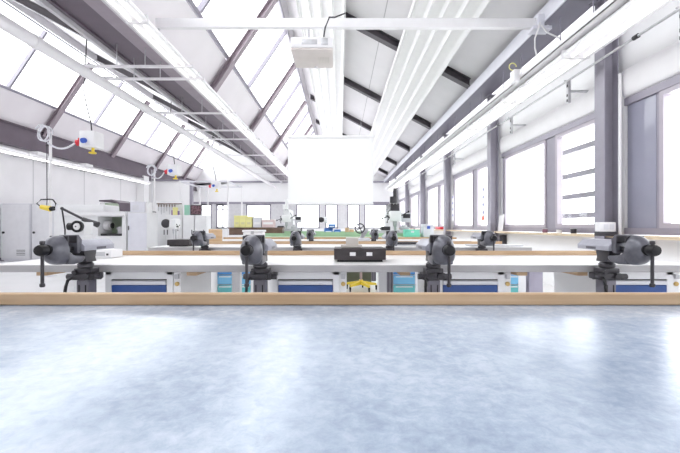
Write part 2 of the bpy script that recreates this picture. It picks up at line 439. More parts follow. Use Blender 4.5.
# ------------------------------------------------------------------ steel columns
def column(y):
    m = MB(); x0, x1 = 3.68, 3.70
    i = YC.index(y) - 2
    t = thing('steel_column', (3.78, y, 0), '%s lavender grey steel column from the camera along the window wall' % ORD[i], 'column', 'steel columns along the window wall')
    m.box((3.68, y - .1, .012), (3.694, y + .1, zr(3.20))); m.box((3.866, y - .1, .012), (3.88, y + .1, zr(3.20))); m.box((3.694, y - .006, .012), (3.866, y + .006, zr(3.20)))
    # sill is notched behind the column
    m.build('shaft', LAV, t, 0)
    m = MB(); m.box((3.60, y - .16, 0), (3.92, y + .16, .012)); m.build('base_plate', LAV, t, 0)
    m = MB(); m.box((3.62, y - .13, zr(3.205)), (3.9, y + .13, zr(3.225))); m.build('cap_plate', LAV, t, 0)
for y in YC:
    if y > 4: column(y)

# white vertical pipe beside the first column
m = MB(); m.tube([(3.845, 5.08, 0), (3.845, 5.08, 2.0), (3.845, 5.08, zr(2.05)), (3.84, 5.08, zr(2.1))], .022, 10)
o = tag(m.build('riser_pipe', WHITE), 'thin white vertical pipe beside the nearest steel column', 'pipe')
t = thing('socket_box', (3.66, 5.22, .9), 'small white socket box on the nearest steel column above the vise', 'socket')
m = MB(); m.box((3.54, 5.04, 1.03), (3.76, 5.14, 1.16), .008); m.build('housing', WHITE, t)
m = MB(); m.box((3.53, 5.03, .97), (3.77, 5.14, 1.028), .006); m.build('cable_gland_block', DKGREY, t)
m = MB(); m.box((3.59, 5.028, 1.06), (3.65, 5.038, 1.13), .003); m.box((3.67, 5.028, 1.06), (3.73, 5.038, 1.13), .003); m.build('socket_cover', CABG, t)
# round blind casings above the windows, one per bay
for k in range(1, len(YC)):
    y0 = YC[k] + .13; y1 = (YC[k + 1] - .13) if k + 1 < len(YC) else 26.9
    t = thing('blind_casing', (XR - .05, y0, ZH), '%s rounded white blind casing from the camera above the window wall' % ORD[k - 1], 'blind casing', 'blind casings above the windows')
    pr = []
    for a in range(0, 13):
        q = math.pi / 2 + math.pi * a / 12
        pr.append((XR - .01 + .06 * math.cos(q), ZH + .20 + .19 * math.sin(q)))
    pr = [(XR - .004, ZH + .39)] + pr + [(XR - .004, ZH + .01)]
    m = MB(); m.prism(pr, 1, y0 + .03, y1 - .03); m.build('casing', WHITE, t, 40)
    for yy in (y0, y1 - .028):
        m = MB(); m.prism(pr, 1, yy, yy + .028); m.build('end_cap', CABG, t, 40)

# ------------------------------------------------------------------ radiant heater panels
def heater(x0, x1, nrib, label):
    t = thing('ceiling_heater_panel', ((x0 + x1) / 2, 1, zr(4.9 - .53 * (x0 + x1) / 2)), label, 'heater')
    z = lambda x: zr(4.98 - .53 * x)
    w = (x1 - x0) / nrib
    m = MB(); prof = []
    for i in range(nrib):                         # scalloped underside: trough, rib, trough
        a = x0 + i * w
        for q, d in ((.02, .0), (.10, .045), (.18, .06), (.82, .06), (.90, .045), (.98, .0)):
            prof.append((a + q * w, z(a + q * w) + d - .06))
    prof += [(x1, z(x1) + .075), (x0, z(x0) + .075)]
    m.prism(prof, 1, 1.0, 26.6); m.build('corrugated_sheet', HEATW, t, 20)
    m = MB(); m.box((x0 - .03, 1, z(x0) - .06), (x0 - .004, 26.6, z(x0) + .08)); m.box((x1 + .004, 1, z(x1) - .08), (x1 + .03, 26.6, z(x1) + .06)); m.build('edge_flange', HEATW, t, 0)
    for y in YC:
        if y < 1.2: continue
        m = MB()
        for x in (x0 + .15, x1 - .15): m.cyl((x, y, z(x) + .07), (x, y, z(x) + .14), .012, 8)
        m.build('hanger', DKGREY, t)
heater(-1.05, .10, 4, 'ribbed white ceiling heater panel beside the roof ridge above the projector')
heater(1.42, 2.40, 4, 'ribbed white ceiling heater panel between projector and window wall, lower down the slope')

# ------------------------------------------------------------------ luminaire rows
def luminaire_row(x, z, ys, text, group, w, fix):
    """a row of equal luminaires; the first is built, the others are copies of it and of its parts"""
    t = thing('fluorescent_luminaire', (0, 0, 0), 'x', 'light', group)
    m = MB(); m.prism([(-w, 0), (w, 0), (w, .03), (w * .7, .10), (-w * .7, .10), (-w, .03)], 1, -.94, .94); m.build('reflector_housing', WHITE, t, 30)
    for xx in (-w * .45, w * .45):
        m = MB(); m.cyl((xx, -.9, -.016), (xx, .9, -.016), .014, 10); m.build('fluorescent_tube', LAMP, t)
    for yy in (-.95, .942):
        m = MB(); m.box((-w, yy, -.02), (w, yy + .008, .1)); m.build('end_cap', WHITE, t, 0)
    for yy in (-.6, .6):
        m = MB()
        if fix == 'rod': m.cyl((0, yy, .101), (0, yy, .77), .008, 8)
        elif fix == 'clip': m.box((-w - .03, yy - .02, .02), (-w - .002, yy + .02, .17)); m.box((-w - .03, yy - .02, .13), (-w - .12, yy + .02, .139))
        else: m.box((-w - .53, yy - .02, .03), (-w - .002, yy + .02, .06))
        m.build({'rod': 'hanger_rod', 'clip': 'hanger_clip', 'arm': 'wall_mount_arm'}[fix], EAVE if fix == 'rod' else GALV, t, 0)
    for i, y in enumerate(ys):
        if i == 0: t.location = (x, y, z); t['label'] = text % ORD[0]
        else: dup(t, (x, y, z), text % ORD[i], group)
luminaire_row(3.30, zr(2.37), [4.22 + 1.92 * i for i in range(11)], '%s white fluorescent luminaire from the camera in the row above the windows', 'luminaires above the windows', .19, 'rod')
luminaire_row(-2.84, zr(2.86), [4.22 + 1.92 * i for i in range(11)], '%s white fluorescent luminaire from the camera in the row beside the valley beam', 'luminaires beside the valley beam', .15, 'clip')
luminaire_row(-10.1, zr(2.26), [10.9 + 1.92 * i for i in range(5)], '%s white fluorescent luminaire from the camera along the grey machine wall', 'luminaires along the grey wall', .15, 'arm')
# ballast boxes on the left row
for i, y in enumerate((12.4, 14.7)):
    t = thing('ballast_box', (-10.1, y, zr(2.37)), '%s small white ballast box on top of the grey wall lamps' % ('nearer', 'farther')[i], 'box', 'ballast boxes on the lamps')
    m = MB(); m.box((-10.25, y - .22, zr(2.365)), (-9.95, y + .22, zr(2.48)), .015); m.build('housing', WHITE, t)
    m = MB(); m.box((-10.2, y - .06, zr(2.482)), (-10.0, y + .06, zr(2.50))); m.build('clip', GALV, t)

def cable_tray(name, x0, x1, z, y0, y1, label, cables):
    t = thing(name, ((x0 + x1) / 2, y0, z), label, 'cable tray')
    m = MB(); m.box((x0, y0, z), (x1, y1, z + .012)); m.box((x0, y0, z), (x0 + .01, y1, z + .075)); m.box((x1 - .01, y0, z), (x1, y1, z + .075)); m.build('tray', WHITE, t, 0)
    for k in range(cables):
        x = x0 + .04 + (x1 - x0 - .08) * k / max(1, cables - 1)
        pts = [(x + random.uniform(-.012, .012), y0 + (y1 - y0) * i / 30, z + .03 + random.uniform(0, .05)) for i in range(31)]
        m = MB(); m.tube(pts, .012, 6); m.build('cable', GALV if k % 2 else CABG, t)
    return t
cable_tray('cable_tray', 3.05, 3.27, zr(2.50), 1.4, 25, 'white cable tray with loose grey cables above the window luminaires', 4)
cable_tray('cable_tray', -3.12, -2.92, zr(3.05), 1.4, 25, 'white cable tray with grey cables beside the valley beam', 3)
# thin conduit below the window lamps with small clamps
t = thing('conduit_pipe', (3.55, 1.4, zr(2.28)), 'thin grey conduit running below the luminaires on the window side', 'pipe')
m = MB(); m.cyl((3.56, 1.4, zr(2.28)), (3.56, 25, zr(2.28)), .016, 10); m.build('conduit', GALV, t)
for y in (3.9, 5.85, 7.8, 11.7):
    m = MB(); m.box((3.545, y - .01, zr(2.297)), (3.59, y + .01, zr(2.31))); m.build('rail_mount', GALV, t, 0)
for y in (4.45, 8.3, 12.2, 16.1):
    m = MB(); m.cyl((3.56, y - .035, zr(2.28)), (3.56, y + .035, zr(2.28)), .028, 12); m.build('coupling', DKGREY, t)
# wall brackets holding lamps and conduit
for i, y in enumerate((3.9, 5.85, 7.8, 11.7, 15.6, 19.5)):
    t = thing('wall_bracket', (3.62, y, zr(2.1)), '%s small dark wall bracket from the camera below the window luminaires' % ORD[i], 'bracket', 'brackets below the window luminaires')
    m = MB(); m.box((3.595, y - .022, zr(1.95)), (3.635, y + .022, zr(2.30))); m.build('slotted_strut', GALV, t, 0)
    m = MB()
    for z in (1.99, 2.07, 2.22): m.box((3.588, y - .012, zr(z) - .02), (3.594, y + .012, zr(z) + .02))
    m.build('slot', BLACK, t, 0)
    m = MB(); m.box((3.64, y - .02, zr(2.12)), (XR - .012, y + .02, zr(2.15))); m.build('arm', GALV, t, 0)

# big white pipe and cross bars under the valley
t = thing('ceiling_pipe', (-4.45, 1.2, zr(2.7)), 'thick white pipe hanging beside the valley beam below the skylight', 'pipe')
m = MB(); m.cyl((-4.45, 1.2, zr(2.695)), (-4.45, 25.5, zr(2.695)), .092, 20); m.build('pipe', TUBEW, t)
for y in (5.4, 8.6, 12.4, 16.2, 20):
    m = MB(); m.cyl((-4.45, y - .05, zr(2.695)), (-4.45, y + .05, zr(2.695)), .102, 20); m.build('sleeve', TUBEW, t)
for i, y in enumerate((6.55, 7.1, 9.25, 10.9, 12.0, 14.7, 17.3, 20.0, 23.0)):
    t = thing('ceiling_cross_bar', (-3.6, y, zr(2.81)), '%s thin white cross bar from the camera between thick pipe and luminaires' % ORD[i], 'bar', 'cross bars under the valley beam')
    m = MB(); m.box((-4.62, y - .02, zr(2.81)), (-2.60, y + .02, zr(2.852))); m.build('bar', TUBEW, t, 0)
    for x in (-3.95, -3.45):
        m = MB(); m.cyl((x, y, zr(2.855)), (x, y, zr(3.165 if x > -3.6 else 3.235)), .009, 8); m.build('hanger_rod', GALV, t)
    m = MB(); m.box((-4.56, y - .03, zr(2.855)), (-4.34, y + .03, zr(2.865))); m.build('clip', GALV, t, 0)

# ------------------------------------------------------------------ projector on its cross beam, screen
t = thing('ceiling_projector_beam', (.2, 5.8, zr(3.1)), 'white square tube spanning across the hall above the projector', 'beam')
m = MB(); m.box((-2.9, 5.8, zr(3.125)), (3.16, 5.88, zr(3.27)), .008); m.build('tube', WHITE, t)
m = MB(); m.box((3.0, 5.74, zr(3.07)), (3.29, 5.92, zr(3.12))); m.box((3.08, 5.74, zr(3.12)), (3.172, 5.798, zr(3.3))); m.cyl((3.22, 5.73, zr(3.095)), (3.22, 5.739, zr(3.095)), .03, 12); m.build('clamp', LILAC, t, 0)
m = MB(); m.cyl((-2.84, 5.8, zr(2.965)), (-2.84, 5.8, zr(3.098)), .02, 8); m.build('hanger_rod', GALV, t)
c = thing('hanging_white_cable', (3.1, 5.6, zr(2.6)), 'loose white cable loop hanging from the end of the projector beam', 'cable')
m = MB()
m.tube([(3.06, 5.66, zr(3.12)), (3.02, 5.64, zr(3.0)), (2.96, 5.62, zr(2.86)), (2.95, 5.6, zr(2.7)), (2.98, 5.6, zr(2.58))], .012, 8)
m.build('cable', WHITE, c)
m = MB()
m.tube([(3.08, 5.66, zr(3.08)), (3.14, 5.62, zr(2.95)), (3.3, 5.6, zr(2.86)), (3.42, 5.6, zr(2.78)), (3.42, 5.6, zr(2.70))], .012, 8)
m.build('cable', WHITE, c)
yb = 5.5
xa, xb = X_at(290.5, yb), X_at(333, yb)
t = thing('ceiling_projector', ((xa + xb) / 2, yb + .2, zr(2.4)), 'white projector hanging from the white cross beam in front of the screen', 'projector')
zl, zu = zr(2.66), zr(2.82)
m = MB(); m.box((xa, yb, zl + .002), (xb, yb + .65, zu), .02); m.build('body', WHITE, t)
m = MB(); m.box((xa + .004, yb + .006, zl - .03), (xb - .004, yb + .645, zl), .01); m.build('shaded_underside', PROJ, t)  # thin slab in a darker tone, painting the shade under the white body
m = MB()
for k in range(7): m.box((xa + .40 + .025 * k, yb + .25, zl - .033), (xa + .412 + .025 * k, yb + .45, zl - .0305))
m.build('vent', BEIGE, t, 0)
m = MB(); m.cyl((xa + .34, yb + .60, zl - .06), (xa + .34, yb + .60, zl - .031), .03, 14); m.build('foot', WHITE, t)
m = MB(); m.cyl((xa + .2, yb + .652, zl + .08), (xa + .2, yb + .72, zl + .08), .06, 20); m.build('lens', BLACK, t)
m = MB(); xm = (xa + xb) / 2
m.cyl((xm - .08, yb + .35, zu + .051), (xm - .08, yb + .35, zr(3.105)), .02, 10); m.box((xm - .2, yb + .15, zu + .002), (xm + .05, yb + .5, zu + .05))
m.build('ceiling_mount', GALV, t, 30)
m = MB(); m.box((xm - .15, yb - .006, zl + .05), (xm + .08, yb + .004, zu - .04), .002); m.box((xm + .14, yb - .006, zl + .04), (xm + .24, yb + .004, zu - .02), .002)
m.build('connector_panel', GALV, t)
m = MB(); m.tube([(xm + .18, yb - .02, Z_at(38, yb)), (xm + .2, yb - .04, Z_at(30, yb)), (xm + .26, yb + .02, Z_at(17, yb)), (xm + .34, yb + .1, Z_at(14, yb)), (xm + .5, yb + .2, zr(3.285))], .012, 8)
m.build('power_cable', DKGREY, t)
ysr = 14.0
t = thing('hanging_projection_screen', (X_at(330, ysr), ysr, zr(.8)), 'large blank white projection screen hanging in the middle of the hall', 'screen')
m = MB(); m.box((X_at(288, ysr), ysr, Z_at(203.5, ysr)), (X_at(373, ysr), ysr + .012, Z_at(139, ysr))); m.build('screen_cloth', SCREEN, t, 0)
m = MB(); m.cyl((X_at(287, ysr), ysr, Z_at(137.5, ysr)), (X_at(374, ysr), ysr, Z_at(137.5, ysr)), .06, 14); m.build('roller_housing', WHITE, t)
m = MB(); m.cyl((X_at(287.6, ysr), ysr, Z_at(204.4, ysr)), (X_at(373.4, ysr), ysr, Z_at(204.4, ysr)), .028, 12); m.build('bottom_bar', WHITE, t)
for px in (300, 361):
    x = X_at(px, ysr); m = MB(); m.cyl((x, ysr, Z_at(136, ysr)), (x, ysr, zr(4.84 - .53 * x)), .008, 6); m.build('hanger_wire', GALV, t)

# ------------------------------------------------------------------ workbenches
YB = [.31 + 1.82 * k for k in range(7)]          # front edges
BZ = .878
def bench(k, topm, label, x0=-2.05, x1=2.05):
    y0, y1 = YB[k], YB[k] + .75
    t = thing('workbench', (0, y0, 0), label, 'workbench', 'rows of workbenches')
    m = MB(); m.box((x0, y0 + .012, BZ - .041), (x1, y1, BZ), .003, seg=1); m.build('tabletop', topm, t)
    m = MB(); m.box((x0, y0, BZ - .041), (x1, y0 + .011, BZ - .001), .003, seg=1); m.build('edge_band', BEDGE if topm is not GREENT else GREENT, t)
    m = MB(); m.box((x0, y1 - .022, BZ + .001), (x1, y1, BZ + (.034 if k < 4 else .07)), .003, seg=1); m.build('back_rail', WOODR if k < 4 else GREENT, t)
    for x in (x0 + .03, -.78, .88 if k == 3 else (.50 if k == 2 else .32), x1 - .03):
        for y in (y0 + .16, y1 - .08):
            if k == 1 and y < y0 + .3: continue
            m = MB(); m.box((x - .03, y - .03, 0), (x + .03, y + .03, BZ - .085)); m.build('leg', CABW, t, 0)
    m = MB(); m.box((x0 + .06, y1 - .1, BZ - .083), (x1 - .06, y1 - .06, BZ - .043)); m.build('frame_rail', CABW, t, 0)
    if k == 1:
        for x in (-1.76, -.875, .385, 1.075, 1.43):
            m = MB(); m.box((x - .03, y0 + .05, BZ - .068), (x + .03, y0 + .55, BZ - .043), .003); m.build('bearer', WOODR, t)
    return t
bench(0, LINOM, 'blue-grey linoleum workbench with oak back rail at the very front', -2.4, 2.4)
bench(1, BTOP, 'pale workbench second from the camera, carrying four large grey vises', -2.05, 2.05)
bench(2, BTOP, 'pale workbench third from the camera, just behind the four large vises')
bench(3, BTOP, 'pale workbench fourth from the camera with small vises near the middle')
bench(4, GREENT, 'nearest of the workbenches with green tops')
bench(5, GREENT, 'green topped workbench carrying the brown wooden chest')
bench(6, GREENT, 'green topped workbench farthest from the camera')

# under-bench drawer cabinets of the second bench
def cabinet(x, label):
    w, y0, y1 = .40, YB[1] + .07, YB[1] + .6
    zt = BZ - .045
    t = thing('drawer_cabinet', (x, y0, 0), label, 'cabinet', 'white drawer cabinets under the second bench')
    m = MB(); a, b = x - w / 2, x + w / 2
    m.box((a, y0, .08), (a + .035, y1, zt)); m.box((b - .035, y0, .08), (b, y1, zt)); m.box((a, y0, zt - .02), (b, y1, zt)); m.box((a + .035, y0, zt - .046), (b - .035, y0 + .02, zt - .02)); m.box((a, y0, .08), (b, y1, .1)); m.box((a, y1 - .01, .08), (b, y1, zt)); m.box((a + .03, y0 + .03, 0), (b - .03, y1 - .03, .08))
    m.build('carcass', CABW, t, 0)
    z = zt - .047
    for h in (.20, .20, .25):
        m = MB(); m.box((a + .038, y0 - .004, z - h + .004), (b - .038, y0 + .02, z - .034), .003, seg=1); d = m.build('drawer', NAVY, t)
        m = MB(); m.box((a + .038, y0 - .012, z - .032), (b - .038, y0 + .012, z - .008), .004, seg=1); m.build('grip', CABG, d)
        m = MB(); m.box((a + .037, y0 + .005, z - .007), (b - .037, y0 + .02, z)); m.build('shadow_gap_strip', DKGREY, d, 0)  # dark strip, the shade of the drawer gap put into its colour
        z -= h + .004
    # side upright with catch and lock
    m = MB(); m.box((b + .002, y0 + .01, .08), (b + .045, y1, zt)); u = m.build('upright', CABW, t, 0)
    m = MB(); m.lathe([(.013, 0), (.013, -.008), (.009, -.012)], (b + .024, y0 + .009, zt - .075), 'Y', 16); m.build('lock', mat('brass_lock', (.60, .42, .16), .35, .4), u)
    m = MB(); m.box((b + .012, y0 - .006, zt - .045), (b + .036, y0 + .009, zt - .018), .003); m.build('catch', GALV, u)
    return t
for x, s in ((-1.195, 'white cabinet with navy drawer nearest the grey lockers under the second bench'), (-.205, 'white cabinet with navy drawer between the second vise and the iron plate'),
             (.775, 'white cabinet with navy drawer under the second bench beside the third vise'), (1.78, 'white cabinet with navy drawer nearest the window wall under the second bench')):
    cabinet(x, s)

# small parts cabinets with blue and teal drawers below the third bench
def parts_cabinet(x0, cols, w, label):
    y0 = YB[2] + .1; zt = BZ - .09
    x1 = x0 + .03 + cols * (w + .03)
    t = thing('parts_cabinet', ((x0 + x1) / 2, y0, 0), label, 'cabinet', 'blue drawer cabinets under the third bench')
    m = MB(); m.box((x0, y0 + .02, 0), (x1, y0 + .5, zt)); m.box((x0, y0, 0), (x0 + .027, y0 + .019, zt)); m.box((x1 - .027, y0, 0), (x1, y0 + .019, zt)); m.build('carcass', CABW, t, 0)
    for c in range(cols):
        a = x0 + .03 + c * (w + .03)
        for r, (za, zb, mt) in enumerate(((.67, .785, SKYB), (.575, .66, MIDB), (.468, .565, SKYB), (.36, .455, TEAL), (.24, .35, TEAL), (.1, .23, MIDB))):
            m = MB(); m.box((a, y0 - .004, za), (a + w, y0 + .018, zb), .003, seg=1); d = m.build('drawer', mt, t)
            m = MB(); m.box((a + w * .1, y0 - .014, zb - .02), (a + w * .9, y0 - .005, zb - .008), .002, seg=1); m.build('grip', CABW, d)
parts_cabinet(-1.37, 2, .165, 'two-column blue and teal drawer cabinet seen left of the second vise')
parts_cabinet(.555, 1, .235, 'single-column blue and teal drawer cabinet beside the yellow chair base')
parts_cabinet(1.81, 1, .11, 'narrow blue and teal drawer cabinet at the window end of the third bench')
solid('grey_bin', mat('mauve_grey_plastic', (.36, .34, .42), .5), 'tall mauve grey bin at the window end of the third bench', 'bin', None, [((2.12, YB[2] + .2, 0), (2.28, YB[2] + .55, .66))], .015)

# ------------------------------------------------------------------ vises
def vise(label, group):
    """local frame: x across the jaws, y into the bench, z from the bench top; the front of the bench is y = .05"""
    t = thing('bench_vise', (0, 0, 0), label, 'vise', group)
    w = .066
    # moving front jaw: domed nose above a lower guide that runs back under the fixed jaw
    m = MB(); rings = []
    for i in range(9):
        q = i / 8 * math.pi / 2; sc = max(.30, math.cos(q) ** .85); y = -.213 - .075 * math.sin(q)
        ring = []
        for j in range(28):
            c, d = math.cos(2 * math.pi * j / 28), math.sin(2 * math.pi * j / 28)
            zz = (.076 if d > 0 else .074) * sc * math.copysign(abs(d) ** .72, d)
            ring.append(m.bm.verts.new((.057 * sc * math.copysign(abs(c) ** .72, c) * (1 - .25 * max(0, zz / .076)), y, .102 + zz)))
        rings.append(ring)
    for A, B in zip(rings, rings[1:]):
        for j in range(28): m.bm.faces.new((A[j], A[(j + 1) % 28], B[(j + 1) % 28], B[j]))
    m.bm.faces.new(rings[0]); m.bm.faces.new(rings[-1])
    vs = m.prism([(-.214, .104), (-.214, .030), (-.17, .026), (-.115, .032), (-.092, .046), (-.088, .066), (-.150, .070), (-.180, .078), (-.200, .092)], 0, -w * .78, w * .78, .008, seg=2)
    front = m.build('front_jaw', VISE, t, 55)
    m = MB(); m.box((-w * .72, -.2125, .138), (w * .72, -.205, .175), .002, seg=1); m.build('jaw_plate', DKGREY, front)
    m = MB(); m.box((-.032, -.204, .0965), (.032, -.150, .118), .003); m.build('guide_bar', BLACK, front)
    # fixed jaw and long flat-topped rear bar with sloping shoulders
    m = MB(); m.prism([(-w, .092), (w, .092), (w, .118), (w * .5, .150), (-w * .5, .150), (-w, .118)], 1, -.118, .14, .004, seg=2); body = m.build('body', VISEB, t, 40)
    m = MB(); m.prism([(-.148, .177), (-.138, .179), (-.112, .1515), (-.114, .1505), (-.1185, .092), (-.130, .082), (-.148, .082)], 0, -w * .74, w * .74, .003, seg=1); m.build('fixed_jaw', VISE, body, 40)
    m = MB(); m.box((-w * .78, -.157, .138), (w * .78, -.149, .175), .002, seg=1); m.build('jaw_plate', DKGREY, body)
    m = MB(); m.box((-w - .0015, -.02, .097), (-w + .001, .06, .110)); m.box((w - .001, -.02, .097), (w + .0015, .06, .110)); m.build('cast_panel', VISE, body, 0)
    # neck, swivel base and lift
    m = MB(); m.prism([(-.080, .0915), (.03, .0915), (.02, .05), (.030, .026), (-.055, .026), (-.070, .06)], 0, -.034, .034, .006); m.build('neck', DKGREY, t, 40)
    m = MB(); m.lathe([(.034, -.008), (.040, -.002), (.040, .014), (.030, .0255)], (0, -.014, 0), 'Z', 26); m.build('swivel_base', DKGREY, t)
    m = MB(); m.box((-.066, -.05, -.074), (.066, .044, -.036), .010); m.box((-.046, -.045, -.037), (.05, .03, -.0085), .006); m.cyl((-.088, -.03, -.055), (.095, -.03, -.055), .016, 14); m.cyl((.03, -.066, -.052), (.03, -.049, -.052), .018, 14); m.cyl((-.035, -.060, -.03), (-.035, -.044, -.03), .012, 12); m.build('lift_clamp', DKGREY, t)
    m = MB(); m.box((-.034, -.040, -.62), (.034, .03, -.0745), .006); col = m.build('lift_column', mat('lift_grey', (.17, .16, .19), .4, .2), t)
    for x in (-.018, .018):
        m = MB(); m.box((x - .003, -.0425, -.6), (x + .003, -.0402, -.10)); m.build('rack', BLACK, col, 0)
    m = MB(); m.tube([(-.05, -.055, -.06), (-.055, -.075, -.07), (-.058, -.085, -.10), (-.06, -.09, -.135)], .008, 8); m.ball((-.06, -.09, -.143), .012)
    m.build('lever', BLACK, t)
    # spindle with sliding handle
    m = MB(); m.lathe([(.026, -.282), (.027, -.290), (.021, -.293), (.021, -.298), (.026, -.301), (.028, -.328), (.023, -.340), (.010, -.344)], (0, 0, .108), 'Y', 22); sp = m.build('spindle_head', BLACK, t, 40)
    m = MB(); m.lathe([(.0075, .04), (.0075, -.165)], (0, -.315, .108), 'Z', 12); h = m.build('handle', DKGREY, sp)
    for z in (.145, -.058):
        m = MB(); m.lathe([(.004, .009), (.011, .007), (.012, -.004), (.009, -.009)], (0, -.315, z), 'Z', 14); m.build('handle_knob', DKGREY, h)
    return t
VISEB = mat('vise_pale_enamel', (.36, .36, .41), .35, .2, var=.08, scale=18)
VX = (-1.42, -.445, .52, 1.49)
VP = vise('large grey bench vise nearest the grey lockers on the second bench', 'vises on the second bench')
VP.location = (VX[0], YB[1] - .05, BZ)
dup(VP, (VX[1], YB[1] - .05, BZ), 'large grey bench vise under the yellow boxes, on the second bench', 'vises on the second bench')
dup(VP, (VX[2], YB[1] - .05, BZ), 'large grey bench vise beside the mint box, on the second bench', 'vises on the second bench')
dup(VP, (VX[3], YB[1] - .05, BZ), 'large grey bench vise in front of the nearest steel column', 'vises on the second bench')
for x, s in zip(VX, ('bench vise with black spindle on the third bench beside the small iron plate', 'bench vise standing on the third bench near the screen, behind the second vise',
                     'bench vise on the third bench in front of the tall milling machine', 'bench vise on the third bench against the white wall below the windowsill')):
    dup(VP, (x, YB[2] - .05, BZ), s, 'vises on the third bench')
for x, s in zip(VX[1:3], ('small vise on the fourth bench below the projection screen', 'small vise on the fourth bench beside the handwheel press')):
    dup(VP, (x, YB[3] - .05, BZ), s, 'vises on the fourth bench')

# iron surface plates
def plate(x0, x1, y0, y1, h, label, labels):
    t = thing('surface_plate', ((x0 + x1) / 2, y0, BZ), label, 'surface plate')
    z = BZ + .002
    m = MB(); m.box((x0, y0, z + .012), (x1, y1, z + h), .004); m.build('plate', IRON, t)
    m = MB(); m.box((x0 + .02, y0 + .012, z), (x1 - .02, y1 - .02, z + .0115)); m.build('base', BLACK, t, 0)
    if labels:
        for a in (.36, .68):
            x = x0 + (x1 - x0) * a; m = MB(); m.box((x - .018, y0 - .0025, z + h * .45), (x + .018, y0 + .001, z + h * .72)); m.build('name_plate', WHITE, t, 0)
        m = MB()
        for k in range(4): m.box((x0 + (x1 - x0) * .47 + .012 * k, y0 - .002, z + h * .4), (x0 + (x1 - x0) * .47 + .012 * k + .006, y0 + .001, z + h * .8))
        m.build('engraving', DKGREY, t, 0)
yp = YB[1] + .17
plate(X_at(334, yp), X_at(386, yp), yp, yp + .22, .083, 'dark iron surface plate with two white name plates on the second bench', True)
yq = YB[2] + .12
plate(X_at(167, yq), X_at(189, yq), yq, yq + .27, .075, 'plain dark iron surface plate on the third bench beside a vise', False)
t = thing('gauge_block', (X_at(350, yp + .1), yp + .05, BZ + .086), 'beige angle block lying on top of the labelled iron plate', 'block')
yy = yp + .06
m = MB(); m.box((X_at(341, yy), yy, BZ + .087), (X_at(362, yy), yy + .08, BZ + .105), .002, seg=1); m.build('foot', BEIGE, t)
m = MB(); m.box((X_at(346, yy), yy + .01, BZ + .1055), (X_at(358.5, yy), yy + .07, BZ + .152), .002, seg=1); m.build('upright', BEIGE, t)
# white box at the back of the second bench
yw = YB[1] + .45
t = thing('instrument_box', (X_at(100, yw), yw, BZ), 'small white instrument box behind the vise beside the oak rail', 'box')
m = MB(); m.box((X_at(88, yw), yw, BZ + .002), (X_at(111, yw), yw + .14, BZ + .06), .005); m.build('case', WHITE, t)
m = MB(); m.box((X_at(94, yw), yw - .003, BZ + .015), (X_at(105, yw), yw + .001, BZ + .045)); m.build('display', GALV, t, 0)
m = MB(); m.box((X_at(106.5, yw), yw - .005, BZ + .02), (X_at(108.5, yw), yw + .001, BZ + .034), .001, seg=1); m.build('button', DKGREY, t)

# ------------------------------------------------------------------ stools and chair with yellow star bases
def star(t, x, y, zt, rot):
    m = MB()
    for k in range(5):
        a = rot + 2 * math.pi * k / 5; d = Vector((math.cos(a), math.sin(a), 0)); n = Vector((-d.y, d.x, 0))
        p0 = Vector((x, y, .13)) + d * .03; p1 = Vector((x, y, .10)) + d * .27
        vs = []
        for p, w, h in ((p0, .028, .03), (p1, .018, .018)):
            for s1, s2 in ((-1, -1), (1, -1), (1, 1), (-1, 1)): vs.append(m.bm.verts.new(p + n * w * s1 + Vector((0, 0, h * s2))))
        for q in ((0, 1, 2, 3), (7, 6, 5, 4), (0, 4, 5, 1), (1, 5, 6, 2), (2, 6, 7, 3), (3, 7, 4, 0)): m.bm.faces.new([vs[i] for i in q])
    m.cyl((x, y, .095), (x, y, .18), .035, 16)
    b = m.build('star_base', YEL, t, 30)
    for k in range(5):
        a = rot + 2 * math.pi * k / 5
        px, py = x + .27 * math.cos(a), y + .27 * math.sin(a)
        m = MB(); m.cyl((px - .012, py, .03), (px + .012, py, .03), .03, 14); m.box((px - .016, py - .012, .045), (px + .016, py + .012, .08)); m.build('caster', BLACK, b)
    m = MB(); m.cyl((x, y, .18), (x, y, zt), .022, 14); m.build('gas_column', mat('pinkish_steel', (.42, .32, .31), .35, .4), t)
def stool(x, y, rot, label):
    t = thing('swivel_stool', (x, y, 0), label, 'stool', 'swivel stools with yellow bases')
    star(t, x, y, .47, rot)
    m = MB(); m.lathe([(.12, .471), (.17, .478), (.175, .495), (.165, .51), (.02, .513)], (x, y, 0), 'Z', 28); m.build('seat', WOODP, t)
stool(X_at(361, 6.4), 6.4, .15, 'stool with yellow five-star base seen below the labelled iron plate')
stool(X_at(262, 6.3), 6.3, .0, 'stool with yellow five-star base half hidden behind the second vise')
xc, yc = X_at(220.5, 5.1), 5.1
t = thing('work_chair', (xc, yc, 0), 'work chair with pale wooden backrest between third and fourth bench', 'chair')
star(t, xc, yc, .52, .3)
m = MB(); m.box((xc - .19, yc - .2, .522), (xc + .19, yc + .19, .545), .01); m.build('seat', WOODP, t)
m = MB(); m.tube([(xc, yc + .05, .518), (xc, yc - .2, .508), (xc, yc - .235, .56), (xc, yc - .232, .9)], .014, 8); m.build('back_stem', BLACK, t)
m = MB(); m.box((xc - .09, yc - .215, .865), (xc + .09, yc - .195, 1.065), .012, seg=3); m.build('backrest', WOODP, t)
solid('storage_crate', OLIVE, 'dark olive crate on the floor behind the yellow chair base', 'crate', None, [((X_at(341.5, 7.1), 7.0, 0), (X_at(371, 7.1), 7.3, .30))], .01)

